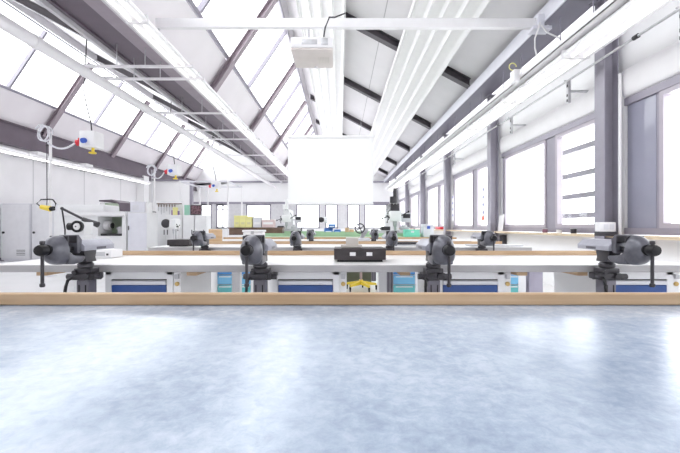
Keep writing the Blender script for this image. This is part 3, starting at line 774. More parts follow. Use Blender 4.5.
# ------------------------------------------------------------------ objects standing on the far benches
yb6 = YB[5]
zc = BZ + .002
t = thing('wooden_chest', (X_at(255, yb6 + .2), yb6 + .2, BZ), 'long brown wooden chest under the yellow boxes on a green bench', 'chest')
ya = yb6 + .2
ZC = Z_at(228, ya)
m = MB(); m.box((X_at(229, ya), ya, zc), (X_at(282, ya), ya + .4, ZC - .03), .006); m.build('body', WOODB, t)
m = MB(); m.box((X_at(228, ya), ya - .02, ZC - .029), (X_at(283, ya), ya + .42, ZC), .004); m.build('lid', WOODB, t)
m = MB(); m.box((X_at(250, ya), ya - .012, zc + .05), (X_at(256, ya), ya + .002, zc + .075), .003); m.build('latch', GALV, t)
for i, (a, b, top, mt, lab) in enumerate(((234, 239.7, 216, YELP, 'pale yellow card box at the machine end of the brown chest'), (240, 245.7, 216, YELP, 'pale yellow card box in the middle of three on the chest'),
                                  (246, 251.8, 217, YELP, 'pale yellow card box beside the grey carton on the chest'), (253, 261, 217.5, CABG, 'grey carton beside the yellow boxes on the chest'),
                                  (262, 274, 220, PINK, 'pale pink carton at the far end of the brown chest'))):
    yy = ya + .04
    t = thing('storage_box', (X_at((a + b) / 2, yy), yy, ZC), lab, 'box', 'boxes on the wooden chest')
    zt = Z_at(top, yy); xa, xb = X_at(a, yy), X_at(b, yy)
    m = MB(); m.box((xa, yy, ZC + .002), (xb, yy + .25, zt - .05), .004, seg=1); m.build('carton', mt, t)
    m = MB(); m.box((xa - .003, yy - .004, zt - .049), (xb + .003, yy + .254, zt), .004, seg=1); m.build('lid', mt, t)
    m = MB(); m.box((xa + .03, yy - .003, ZC + .08), (xb - .03, yy + .001, ZC + .14)); m.build('tag', WHITE if mt is not YELP else mat('faded_yellow_tag', (.70, .66, .36), .6), t, 0)
# blue crates on the third green bench
yy = YB[6] + .15
for i, (a, b, z0, z1, lab) in enumerate(((324, 333, 0, .17, 'blue plastic bin beside the white drill stand on the green bench'), (333.5, 341, 0, .13, 'lower blue plastic bin nearer the wooden boxes on the green bench'), (328, 336, .175, .30, 'blue plastic bin stacked on top of the other two'))):
    m = MB(); xa, xb = X_at(a, yy), X_at(b, yy)
    t = thing('storage_bin', ((xa + xb) / 2, yy, zc + z0), lab, 'bin', 'blue bins on the green bench')
    h = z1 - z0
    m.prism([(xa + .02, zc + z0), (xb - .02, zc + z0), (xb, zc + z1), (xb - .012, zc + z1), (xb - .03, zc + z0 + .012), (xa + .03, zc + z0 + .012), (xa + .012, zc + z1), (xa, zc + z1)], 1, yy, yy + .2)
    m.box((xa + .02, yy, zc + z0), (xb - .02, yy + .01, zc + z1 - h * .35)); m.box((xa + .02, yy + .19, zc + z0), (xb - .02, yy + .2, zc + z1)); m.build('bin', BLUEC, t, 0)
    m = MB(); m.box((xa + .05, yy - .012, zc + z0 + h * .25), (xb - .05, yy - .001, zc + z0 + h * .45)); m.build('label_holder', WHITE, t, 0)
for i, (a, b, h, lab) in enumerate(((345, 349, .16, 'taller small wooden box on the green bench below the screen'), (349.5, 354, .11, 'lower small wooden box on the green bench below the screen'))):
    yy = YB[6] + .2; t = thing('wooden_box', (X_at((a + b) / 2, yy), yy, BZ), lab, 'box', 'small wooden boxes on the green bench')
    m = MB(); m.box((X_at(a, yy), yy, zc), (X_at(b, yy), yy + .2, zc + h), .004); m.build('box', WOODP, t)
    m = MB(); m.box((X_at(a, yy) - .004, yy - .004, zc + h + .001), (X_at(b, yy) + .004, yy + .204, zc + h + .02), .003); m.build('lid', WOODP, t)
yy = YB[3] + .06
t = thing('white_case', (X_at(252.5, yy), yy, BZ), 'white case on the fourth bench right behind the second large vise', 'case')
m = MB(); m.box((X_at(243, yy), yy, zc), (X_at(262, yy), yy + .25, zc + .13), .012); m.build('case', WHITE, t)
m = MB(); m.box((X_at(242, yy), yy - .005, zc + .132), (X_at(263, yy), yy + .255, zc + .165), .012); m.build('lid', WHITE, t)
m = MB(); m.box((X_at(251, yy), yy - .02, zc + .10), (X_at(254, yy), yy - .006, zc + .15), .003); m.build('latch', GALV, t)
yy = YB[4] + .25
t = thing('lilac_case', (X_at(429, yy), yy, BZ), 'pale lilac case on a green bench above the third large vise', 'case')
m = MB(); m.box((X_at(423.5, yy), yy, zc), (X_at(434, yy), yy + .25, zc + .2), .012); m.build('case', LILAC, t)
m = MB(); m.box((X_at(423.5, yy), yy, zc + .202), (X_at(434, yy), yy + .25, zc + .27), .012); m.build('lid', LILAC, t)
m = MB(); m.box((X_at(427, yy), yy - .012, zc + .17), (X_at(430, yy), yy - .001, zc + .23), .003); m.build('latch', BLUE, t)
# mint box, red box, tray
yy = YB[4] + .25
t = thing('mint_case', (X_at(412.5, yy), yy, BZ), 'mint green plastic case on the green bench near the windows', 'case')
m = MB(); m.box((X_at(405, yy), yy, zc), (X_at(420, yy), yy + .25, zc + .11), .012); m.build('case', MINT, t)
m = MB(); m.box((X_at(405, yy), yy, zc + .112), (X_at(420, yy), yy + .25, zc + .155), .012); m.build('lid', MINT, t)
m = MB(); m.box((X_at(411, yy), yy - .01, zc + .09), (X_at(414, yy), yy + .0, zc + .125), .002); m.build('latch', WHITE, t)
ys_ = 14.6
solid('red_tool_box', RED, 'small red box on the windowsill beyond the mint case', 'box', None, [((XR - .19, ys_ - .7, ZS - .003), (XR - .06, ys_, ZS + .1))], .01)
yy = YB[2] + .28
t = thing('parts_tray', (X_at(407, yy), yy, BZ), 'dark oval parts tray on the third bench beside the vise', 'tray')
m = MB(); cx = X_at(407, yy)
pts = [(cx + .13 * math.cos(a * math.pi / 14), yy + .1 + .07 * math.sin(a * math.pi / 14)) for a in range(28)]
m.prism(pts, 2, zc, zc + .008)
m.build('tray_bottom', CABG, t, 40)
m = MB(); m.tube([(p[0], p[1], zc + .025) for p in pts + pts[:1]], .014, 8); m.build('rim', DKGREY, t)
solid('steel_slab', GALV, 'flat grey steel slab lying at the window end of the third bench', 'slab', None, [((X_at(468, 4.2), 4.1, zc), (X_at(519, 4.2), 4.3, zc + .016))], .003)

# ------------------------------------------------------------------ machines
def handwheel(mb, c, r, axis='Y', th=.016):
    mb.torus(c, r, th, axis, 28, 8)
def drill_stand(x, y, zb, s, label, cat='drill press', group=None, lo=None):
    """pillar drill: base, column, head with round motor, spindle, feed wheel; s scales it"""
    t = thing('drill_press', (x, y, zb), label, cat, group)
    m = MB(); m.box((x - .16 * s, y - .2 * s, zb + .002), (x + .16 * s, y + .2 * s, zb + .05 * s), .01 * s); m.build('base', CABG, t)
    m = MB(); m.cyl((x, y + .1 * s, zb + .05 * s), (x, y + .1 * s, zb + .75 * s), .035 * s, 16); m.build('column', GALV, t)
    m = MB(); m.prism([(y - .22 * s, zb + .60 * s), (y - .18 * s, zb + .82 * s), (y + .1 * s, zb + .86 * s), (y + .2 * s, zb + .80 * s), (y + .2 * s, zb + .6 * s), (y + .02 * s, zb + .53 * s), (y - .16 * s, zb + .53 * s)], 0, x - .09 * s, x + .09 * s, .015 * s); m.build('head', CABW, t)
    m = MB(); m.cyl((x - .1 * s, y + .05 * s, zb + .7 * s), (x - .28 * s, y + .05 * s, zb + .7 * s), .085 * s, 22); mo = m.build('motor', DKGREY, t)
    m = MB(); m.cyl((x - .283 * s, y + .05 * s, zb + .7 * s), (x - .30 * s, y + .05 * s, zb + .7 * s), .05 * s, 18); m.build('fan_cover', BLACK, mo)
    m = MB(); m.lathe([(.10 * s, 0), (.135 * s, -.01 * s), (.135 * s, -.07 * s), (.10 * s, -.09 * s), (.05 * s, -.09 * s)], (x - .24 * s, y - .045 * s, zb + .7 * s), 'Y', 24); m.build('belt_cover', DKGREY, mo)
    m = MB(); m.lathe([(.03 * s, .53 * s), (.03 * s, .46 * s), (.022 * s, .44 * s), (.022 * s, .40 * s), (.01 * s, .38 * s), (.006 * s, .22 * s)], (x, y - .1 * s, zb), 'Z', 16); m.build('spindle', VISEL, t)
    m = MB()
    for k in range(3):
        a = .4 + 2.094 * k; q = (x + .14 * s, y - .1 * s + .12 * s * math.cos(a), zb + .6 * s + .12 * s * math.sin(a))
        m.cyl((x + .14 * s, y - .1 * s, zb + .6 * s), q, .007 * s, 8); m.ball(q, .016 * s)
    m.cyl((x + .09 * s, y - .1 * s, zb + .6 * s), (x + .15 * s, y - .1 * s, zb + .6 * s), .02 * s, 12)
    m.build('feed_lever', DKGREY, t)
    m = MB(); m.box((x - .12 * s, y - .17 * s, zb + .16 * s), (x + .12 * s, y + .02 * s, zb + .19 * s), .005 * s); m.cyl((x, y + .02 * s, zb + .175 * s), (x, y + .1 * s, zb + .175 * s), .03 * s, 12); m.build('table', GALV, t)
    return t

def milling(x, y, s, label, dark=True):
    """knee mill: foot, dark column, white head, ram, knee with table and handwheels"""
    t = thing('milling_machine', (x, y, 0), label, 'milling machine')
    cm = DKGREY if dark else CABW
    m = MB(); m.box((x - .32 * s, y - .4 * s, 0), (x + .32 * s, y + .45 * s, .12 * s), .02); m.build('foot', cm, t)
    m = MB(); m.prism([(x - .2 * s, .125 * s), (x + .2 * s, .125 * s), (x + .15 * s, 1.45 * s), (x - .15 * s, 1.45 * s)], 1, y + .02 * s, y + .42 * s, .02); m.build('column', CABW, t)
    m = MB(); m.box((x - .10 * s, y - .5 * s, 1.455 * s), (x + .10 * s, y + .45 * s, 1.63 * s), .02); m.build('ram', cm, t)
    m = MB(); m.box((x - .13 * s, y - .62 * s, 1.22 * s), (x + .13 * s, y - .36 * s, 1.452 * s), .025); hd = m.build('head', CABW, t)
    m = MB(); m.cyl((x - .03 * s, y - .5 * s, 1.635 * s), (x - .03 * s, y - .5 * s, 1.78 * s), .09 * s, 20); m.cyl((x - .0 * s, y - .5 * s, 1.78 * s), (x - .0 * s, y - .5 * s, 1.97 * s), .045 * s, 16); m.build('motor', cm, t)
    m = MB(); m.lathe([(.05 * s, 0), (.05 * s, -.1 * s), (.03 * s, -.13 * s), (.03 * s, -.2 * s), (.012 * s, -.21 * s), (.012 * s, -.27 * s)], (x, y - .5 * s, 1.22 * s), 'Z', 16); m.build('spindle', VISEL, hd)
    for sx in (-1, 1):
        m = MB(); q = (x + sx * .30 * s, y - .55 * s, (1.36 + .08 * sx) * s)
        m.cyl((x + sx * .13 * s, y - .5 * s, 1.34 * s), q, .01 * s, 8); m.ball(q, .024 * s); m.build('lever', BLACK, hd)
    m = MB(); m.box((x - .16 * s, y - .5 * s, .55 * s), (x + .16 * s, y + .01 * s, .92 * s), .02); kn = m.build('knee', CABW, t)
    m = MB(); m.box((x - .42 * s, y - .48 * s, .925 * s), (x + .42 * s, y - .2 * s, 1.01 * s), .006); tb = m.build('table', GALV, t)
    for sx in (-1, 1):
        m = MB(); c = (x + sx * .47 * s, y - .34 * s, .968 * s); m.torus(c, .075 * s, .011 * s, 'X', 24, 8); m.cyl((x + sx * .425 * s, y - .34 * s, .968 * s), c, .016 * s, 10)
        for k in range(3):
            a = 2.094 * k; m.cyl(c, (c[0], c[1] + .075 * s * math.cos(a), c[2] + .075 * s * math.sin(a)), .007 * s, 6)
        m.build('handwheel', BLACK, tb)
    m = MB(); m.box((x - .3 * s, y - .44 * s, 1.012 * s), (x - .1 * s, y - .26 * s, 1.1 * s), .012); m.box((x - .32 * s, y - .40 * s, 1.03 * s), (x - .305 * s, y - .30 * s, 1.08 * s)); m.build('work_clamp', DKGREY, tb)
    m = MB(); m.box((x + .14 * s, y - .42 * s, 1.012 * s), (x + .34 * s, y - .28 * s, 1.09 * s), .01); m.cyl((x + .24 * s, y - .35 * s, 1.09 * s), (x + .24 * s, y - .35 * s, 1.13 * s), .06 * s, 18); m.build('dividing_head', GALV, tb)
    for sx in (-1, 1):
        m = MB(); m.cyl((x + sx * .02 * s, y - .52 * s, 1.64 * s), (x + sx * .15 * s, y - .3 * s, 1.45 * s), .016 * s, 8); m.build('brace', GALV, hd)
    m = MB(); cc = (x - .17 * s, y - .56 * s, 1.3 * s); m.cyl((x - .13 * s, y - .56 * s, 1.3 * s), cc, .02 * s, 10)
    for k in range(4):
        a = .4 + 1.5708 * k; q = (cc[0] - .01, cc[1] + .11 * s * math.cos(a), cc[2] + .11 * s * math.sin(a)); m.cyl(cc, q, .008 * s, 6); m.ball(q, .018 * s)
    m.build('capstan', DKGREY, hd)
    m = MB(); m.box((x + .22 * s, y - .1 * s, 1.2 * s), (x + .45 * s, y + .0 * s, 1.42 * s), .012); m.box((x + .152 * s, y - .04 * s, 1.28 * s), (x + .22 * s, y + .0 * s, 1.32 * s)); pn = m.build('control_panel', CABG, t)
    m = MB(); m.box((x + .25 * s, y - .106 * s, 1.3 * s), (x + .42 * s, y - .099 * s, 1.4 * s)); m.build('display', DKGREY, pn, 0)
    return t
milling(X_at(392, 8.95), 8.95, 1.0, 'tall dark and white milling machine between the benches near the windows')
milling(X_at(288, 12.6), 12.75, 1.02, 'white milling machine behind the green benches below the screen', False)
drill_stand(X_at(326, 11.76), 11.76, BZ, .62, 'small white drill press behind the blue bins on the green bench')
# handwheel press on the fourth bench
yy = YB[3] + .2; xx = X_at(361, yy)
t = thing('arbor_press', (xx, yy, BZ), 'small press with ring handwheel on the fourth bench', 'press')
m = MB(); m.box((xx - .11, yy - .05, zc), (xx + .14, yy + .15, zc + .035), .006); m.build('base', CABG, t)
m = MB(); m.prism([(xx - .02, zc + .036), (xx + .05, zc + .036), (xx + .12, zc + .15), (xx + .12, zc + .2), (xx + .06, zc + .21)], 1, yy + .02, yy + .1, .008); m.build('frame', GALV, t)
m = MB(); c = (xx - .02, yy - .015, zc + .19); m.torus(c, .075, .010, 'Y', 26, 8)
for k in range(4):
    a = .5 + 1.5708 * k; m.cyl(c, (c[0] + .075 * math.cos(a), c[1], c[2] + .075 * math.sin(a)), .006, 6)
m.cyl(c, (c[0] + .02, yy + .019, c[2]), .014, 10)
m.build('handwheel', DKGREY, t)
m = MB(); m.box((xx + .0, yy - .012, zc + .05), (xx + .028, yy + .018, zc + .16), .003); m.build('ram', VISEL, t)

# pillar drill standing on a white base cabinet in the machine bay
yd = 7.6; xd = X_at(175, yd)
t = thing('machine_cabinet', (xd, yd, 0), 'white base cabinet below the small drill with the round dark motor', 'cabinet')
m = MB(); m.box((xd - .35, yd - .28, .06), (xd + .3, yd + .3, .70), .008); m.box((xd - .31, yd - .24, 0), (xd + .26, yd + .26, .058)); m.build('carcass', CABW, t)
m = MB(); m.box((xd - .33, yd - .302, .09), (xd + .28, yd - .282, .68), .004); d = m.build('door', CABG, t)
m = MB(); m.cyl((xd + .22, yd - .325, .4), (xd + .22, yd - .325, .52), .01, 8); m.box((xd + .212, yd - .325, .41), (xd + .228, yd - .303, .42)); m.box((xd + .212, yd - .325, .5), (xd + .228, yd - .303, .51)); m.build('handle', DKGREY, d)
drill_stand(xd, yd, .70, .66, 'drill press with round dark motor on the white base cabinet')

# white cabinets below the tool board
yk = 11.3
for i, (a, b, lab) in enumerate(((150, 182.3, 'wide white low cabinet below the tool board'), (183, 194.3, 'narrow white cabinet below the green panel'), (195, 206, 'white cabinet below the dark photo board beside the windows'))):
    xa, xb = X_at(a, yk), X_at(b, yk); zt = Z_at(215.6, yk)
    t = thing('storage_cabinet', ((xa + xb) / 2, yk, 0), lab, 'cabinet', 'white cabinets in the machine bay')
    m = MB(); m.box((xa, yk, .05), (xb, yk + .45, zt), .006); m.box((xa + .03, yk + .03, 0), (xb - .03, yk + .4, .05)); m.build('carcass', CABW, t)
    n = 2 if b - a > 20 else 1
    for k in range(n):
        u, v = xa + .015 + (xb - xa - .03) * k / n, xa + .015 + (xb - xa - .03) * (k + 1) / n
        m = MB(); m.box((u + .004, yk - .018, .08), (v - .004, yk - .001, zt - .02), .004); d = m.build('door', CABW, t)
        hx = v - .05 if k == 0 else u + .05
        m = MB(); m.box((hx - .012, yk - .03, .85), (hx + .012, yk - .019, 1.0), .003); m.build('handle', DKGREY, d)
ZK = Z_at(215.6, yk) + .002
t = thing('tool_board', (X_at(168, yk + .3), yk + .3, ZK), 'pale tool board standing on the wide white cabinet', 'board')
xa, xb = X_at(156, yk + .3), X_at(183, yk + .3); zt = Z_at(201.5, yk + .3)
m = MB(); m.box((xa, yk + .3, ZK), (xb, yk + .33, zt), .004); m.build('panel', CABW, t)
m = MB(); m.box((xa + .03, yk + .275, zt - .10), (xb - .03, yk + .298, zt - .075)); m.build('hook_rail', WOODB, t, 0)
for k in range(7):
    x = xa + .1 + .085 * k; yh = yk + .262; L_ = .2 + .05 * ((k * 5) % 3)
    t = thing('hanging_hand_file', (x, yh, zt - .12 - L_), 'slim hand file hanging from the rail of the tool board', 'file', 'files hanging on the tool board')
    m = MB(); m.box((x - .009, yh - .004, zt - .12 - L_), (x + .009, yh + .004, zt - .19)); m.build('blade', GALV, t, 0)
    m = MB(); m.lathe([(.008, zt - .189), (.015, zt - .16), (.012, zt - .12), (.006, zt - .108)], (x, yh, 0), 'Z', 12); m.build('handle', WOODB, t)
# yellow and violet bag
xb_, yb_ = X_at(175.5, yk + .1), yk + .08
t = thing('yellow_pouch', (xb_, yb_, ZK), 'yellow tool pouch with violet sides on the wide white cabinet', 'pouch')
m = MB(); m.box((xb_ - .07, yb_ - .03, ZK + .002), (xb_ + .07, yb_ + .06, ZK + .24), .02, seg=3); m.build('front', YELP, t)
m = MB(); m.box((xb_ - .12, yb_ - .01, ZK + .002), (xb_ - .073, yb_ + .05, ZK + .15), .012); m.box((xb_ + .073, yb_ - .01, ZK + .002), (xb_ + .12, yb_ + .05, ZK + .13), .012); m.build('side_pocket', mat('violet_cloth', (.30, .20, .38), .7), t)
solid('green_panel', mat('pale_green_panel', (.32, .60, .46), .5), 'small green panel standing on the narrow white cabinet', 'panel', None, [((X_at(184.3, yk + .2), yk + .2, ZK), (X_at(189.5, yk + .2), yk + .22, Z_at(205.5, yk + .2)))])
t = thing('photo_board', (X_at(196, yk + .2), yk + .2, ZK), 'dark reddish photo board standing on the white cabinet beside the windows', 'board')
m = MB(); m.box((X_at(190.5, yk + .2), yk + .2, ZK), (X_at(201.5, yk + .2), yk + .225, Z_at(205.5, yk + .2)), .003); m.build('frame', DKGREY, t)
m = MB(); m.box((X_at(191.3, yk + .2), yk + .196, ZK + .03), (X_at(200.7, yk + .2), yk + .1995, Z_at(206.2, yk + .2))); m.build('picture', mat('mottled_red_print', (.16, .08, .10), .5, var=.9, scale=16), t, 0)

# grey lockers at the left wall
for i, (a, b, lab, mt) in enumerate(((1, 30.5, 'wide pale grey steel locker at the wall end of the machine row', CABG), (31.5, 51, 'narrow pale grey steel locker behind the service pole', CABG))):
    yl = 11.6; xa, xb = X_at(a, yl), X_at(b, yl); zt = Z_at(204, yl)
    t = thing('steel_locker', ((xa + xb) / 2, yl, 0), lab, 'locker', 'grey lockers')
    m = MB(); m.box((xa, yl, .05), (xb, yl + .5, zt), .006); m.box((xa + .04, yl + .04, 0), (xb - .04, yl + .45, .05)); m.build('carcass', CABG, t)
    m = MB(); m.box((xa + .03, yl - .02, .1), (xb - .03, yl - .001, zt - .03), .005); d = m.build('door', mat('locker_door_grey', (.76, .76, .785), .45, var=.03), t)
    hx = xa + .1
    m = MB(); m.cyl((hx, yl - .05, Z_at(233, yl)), (hx, yl - .021, Z_at(233, yl)), .035, 14); m.build('lock_knob', DKGREY, d)
    m = MB()
    for k in range(4): m.box((xb - .42, yl - .024, .2 + .05 * k), (xb - .15, yl - .0205, .215 + .05 * k))
    m.build('vent', DKGREY, d, 0)

# enclosed lathe with an open work window
yl = 10.0
t = thing('lathe', (X_at(100, yl), yl, 0), 'large white enclosed lathe with an open work window', 'lathe')
xa, xb, xc_, xd_ = X_at(54, yl), X_at(126, yl), X_at(98, yl), X_at(122, yl)
zt, w0, w1 = Z_at(212, yl), Z_at(236.5, yl), Z_at(217, yl)
m = MB()
m.box((xa, yl, .08), (xc_, yl + .9, zt)); m.box((xd_, yl, .08), (xb, yl + .9, zt)); m.box((xc_, yl, .08), (xd_, yl + .9, w0)); m.box((xc_, yl, w1), (xd_, yl + .9, zt)); m.box((xa + .05, yl + .05, 0), (xb - .05, yl + .85, .08))
m.build('enclosure', CABW, t, 0)
m = MB(); m.box((xc_ + .001, yl + .62, w0 + .001), (xd_ - .001, yl + .64, w1 - .001)); m.build('inner_lining', GREENP, t, 0)
m = MB(); m.box((xc_ + .002, yl + .1, w0 + .002), (xd_ - .002, yl + .55, w0 + .06), .01); m.build('bed', DKGREY, t)
m = MB(); m.lathe([(.12, 0), (.12, .14), (.06, .15), (.05, .17)], (xc_ + .01, yl + .3, (w0 + w1) / 2 + .02), 'X', 24); ch = m.build('chuck', WHITE, t)
m = MB(); m.cyl((xc_ + .19, yl + .3, (w0 + w1) / 2 + .02), (xc_ + .22, yl + .3, (w0 + w1) / 2 + .02), .075, 18)
m.build('chuck_jaws', DKGREY, ch)
m = MB(); m.box((xd_ - .24, yl + .2, w0 + .062), (xd_ - .03, yl + .45, w0 + .25), .015); m.cyl((xd_ - .32, yl + .3, w0 + .2), (xd_ - .24, yl + .3, w0 + .2), .03, 12); m.build('tailstock', GALV, t)
m = MB(); m.box((xa + .2, yl - .06, zt - .12), (xb - .02, yl - .002, zt - .06), .01); m.build('grab_rail', WHITE, t)
m = MB(); m.box((xa + .02, yl + .08, zt + .002), (xc_ + .1, yl + .8, Z_at(205, yl)), .03); m.build('headstock_cover', CABW, t)
m = MB()
for k in range(5): m.box((xa + .08, yl - .006, .35 + .06 * k), (xa + .36, yl + .001, .37 + .06 * k))
m.build('vent', DKGREY, t, 0)
m = MB(); m.box((xa + .52, yl - .012, 1.0), (xa + .95, yl - .001, 1.2), .005); pn = m.build('control_panel', CABG, t)
m = MB()
for k in range(4): m.cyl((xa + .6 + .09 * k, yl - .025, 1.1), (xa + .6 + .09 * k, yl - .013, 1.1), .02, 12)
m.build('button', DKGREY, pn)
# tall side cabinet and boxes on it
xa, xb = X_at(127.5, yl), X_at(147, yl); zt = Z_at(213, yl)
t = thing('control_cabinet', ((xa + xb) / 2, yl, 0), 'tall white control cabinet beside the open lathe window', 'cabinet')
m = MB(); m.box((xa, yl, 0), (xb, yl + .6, zt), .006); m.build('carcass', CABW, t)
m = MB(); m.box((xa + .02, yl - .02, .08), (xb - .01, yl - .001, zt - .02), .005); d = m.build('door', LILAC, t)
m = MB(); m.box((xa + .03, yl - .035, 1.0), (xa + .055, yl - .021, 1.12), .003); m.build('handle', DKGREY, d)
t = thing('switch_box', (X_at(137, yl), yl, zt), 'wide lilac box on top of the white control cabinet', 'box')
m = MB(); m.box((xa + .06, yl + .02, zt + .002), (X_at(144.5, yl), yl + .4, Z_at(202, yl)), .01); m.build('housing', LILAC, t)
m = MB(); m.box((xa + .12, yl + .012, zt + .06), (xa + .3, yl + .0195, zt + .2), .003); m.build('cover_plate', CABG, t)
solid('white_carton', WHITE, 'small bright white carton at the edge of the white control cabinet', 'box', None, [((X_at(145, yl), yl + .02, zt + .002), (xb, yl + .3, Z_at(202.3, yl)))], .01)

# machining centre with dark hood behind the lathe
ym = 13.4
xa, xb = X_at(99, ym), X_at(131, ym)
t = thing('machining_centre', ((xa + xb) / 2, ym, 0), 'machine with dark curved hood and sage green window behind the lathe', 'machine')
m = MB(); m.box((xa, ym, 0), (xb, ym + 1.2, Z_at(212, ym)), .02); m.build('base', CABW, t)
m = MB(); za = Z_at(211.7, ym)
m.prism([(xa, Z_at(200.6, ym)), (xa + .45, Z_at(200, ym)), (xa + .75, Z_at(203, ym)), (xb, Z_at(203.8, ym)), (xb, za), (X_at(120, ym), za), (X_at(119, ym), Z_at(205, ym)), (X_at(115, ym), Z_at(202.4, ym)), (xa, Z_at(202, ym))], 1, ym, ym + 1.1); m.build('hood', VALLEY, t, 25)
m = MB(); m.box((X_at(104, ym), ym + .05, za), (X_at(118.6, ym), ym + .08, Z_at(203.5, ym)), .004); m.build('window_panel', GREENP, t)
m = MB(); m.box((xa, ym + .04, za), (X_at(103.7, ym), ym + 1, Z_at(203, ym)), .01); m.build('side_post', CABW, t)

# grinder with black wheel in front of the lathe
yg = 7.4; xg = X_at(78, yg)
t = thing('pedestal_grinder', (xg, yg, 0), 'white pedestal grinder with a black ring wheel in front of the lathe', 'grinder')
m = MB(); m.box((xg - .2, yg, 0), (xg + .16, yg + .34, .04), .01); m.prism([(xg - .16, .042), (xg + .12, .042), (xg + .09, .93), (xg - .13, .93)], 1, yg + .04, yg + .3, .015); m.build('pedestal', CABW, t)
zg = Z_at(227, yg)
m = MB(); m.box((xg - .14, yg + .03, .932), (xg + .1, yg + .32, zg + .09), .02); m.build('motor_housing', CABW, t)
m = MB(); m.lathe([(.06, 0), (.112, -.002), (.118, -.02), (.118, -.06), (.108, -.066), (.075, -.064), (.07, -.03)], (xg, yg + .02, zg), 'Y', 30); wh = m.build('wheel', BLACK, t)
m = MB(); m.lathe([(.066, -.03), (.066, -.066), (.03, -.078), (.012, -.08)], (xg, yg + .02, zg), 'Y', 24); m.build('hub', WHITE, wh)
m = MB(); m.cyl((xg, yg - .075, zg), (xg, yg - .06, zg), .012, 12); m.build('nut', BLACK, wh)
m = MB(); m.cyl((xg - .145, yg + .1, zg), (xg - .26, yg + .1, zg), .075, 20); m.cyl((xg - .26, yg + .1, zg), (xg - .275, yg + .1, zg), .055, 20); m.build('motor', BLACK, t)
# machine lamp with jointed arm
ym_ = 9.2
t = thing('machine_lamp', (X_at(68, ym_), ym_, 1.0), 'dark jointed machine lamp reaching over the lathe', 'lamp')
p = lambda px, py: (X_at(px, ym_), ym_, Z_at(py, ym_))
m = MB(); m.tube([p(65, 262), p(65, 230), p(62, 209)], .018, 8); m.tube([p(62, 209), p(72, 214), p(84, 220)], .03, 8); m.ball(p(62, 209), .04); m.build('arm', DKGREY, t)
m = MB(); a_, b_ = Vector(p(83, 219.6)), Vector(p(98, 225.2)); m.cyl(a_, b_, .05, 14, .075); m.build('shade', DKGREY, t)
bpy.context.view_layer.update()
m = MB(); m.lathe([(.12, 0), (.12, .015), (.05, .03), (.02, .03)], (X_at(65, ym_), ym_, 0), 'Z', 22); m.cyl((X_at(65, ym_), ym_, .03), (X_at(65, ym_), ym_, Z_at(262, ym_)), .018, 10); m.build('stand', DKGREY, t)

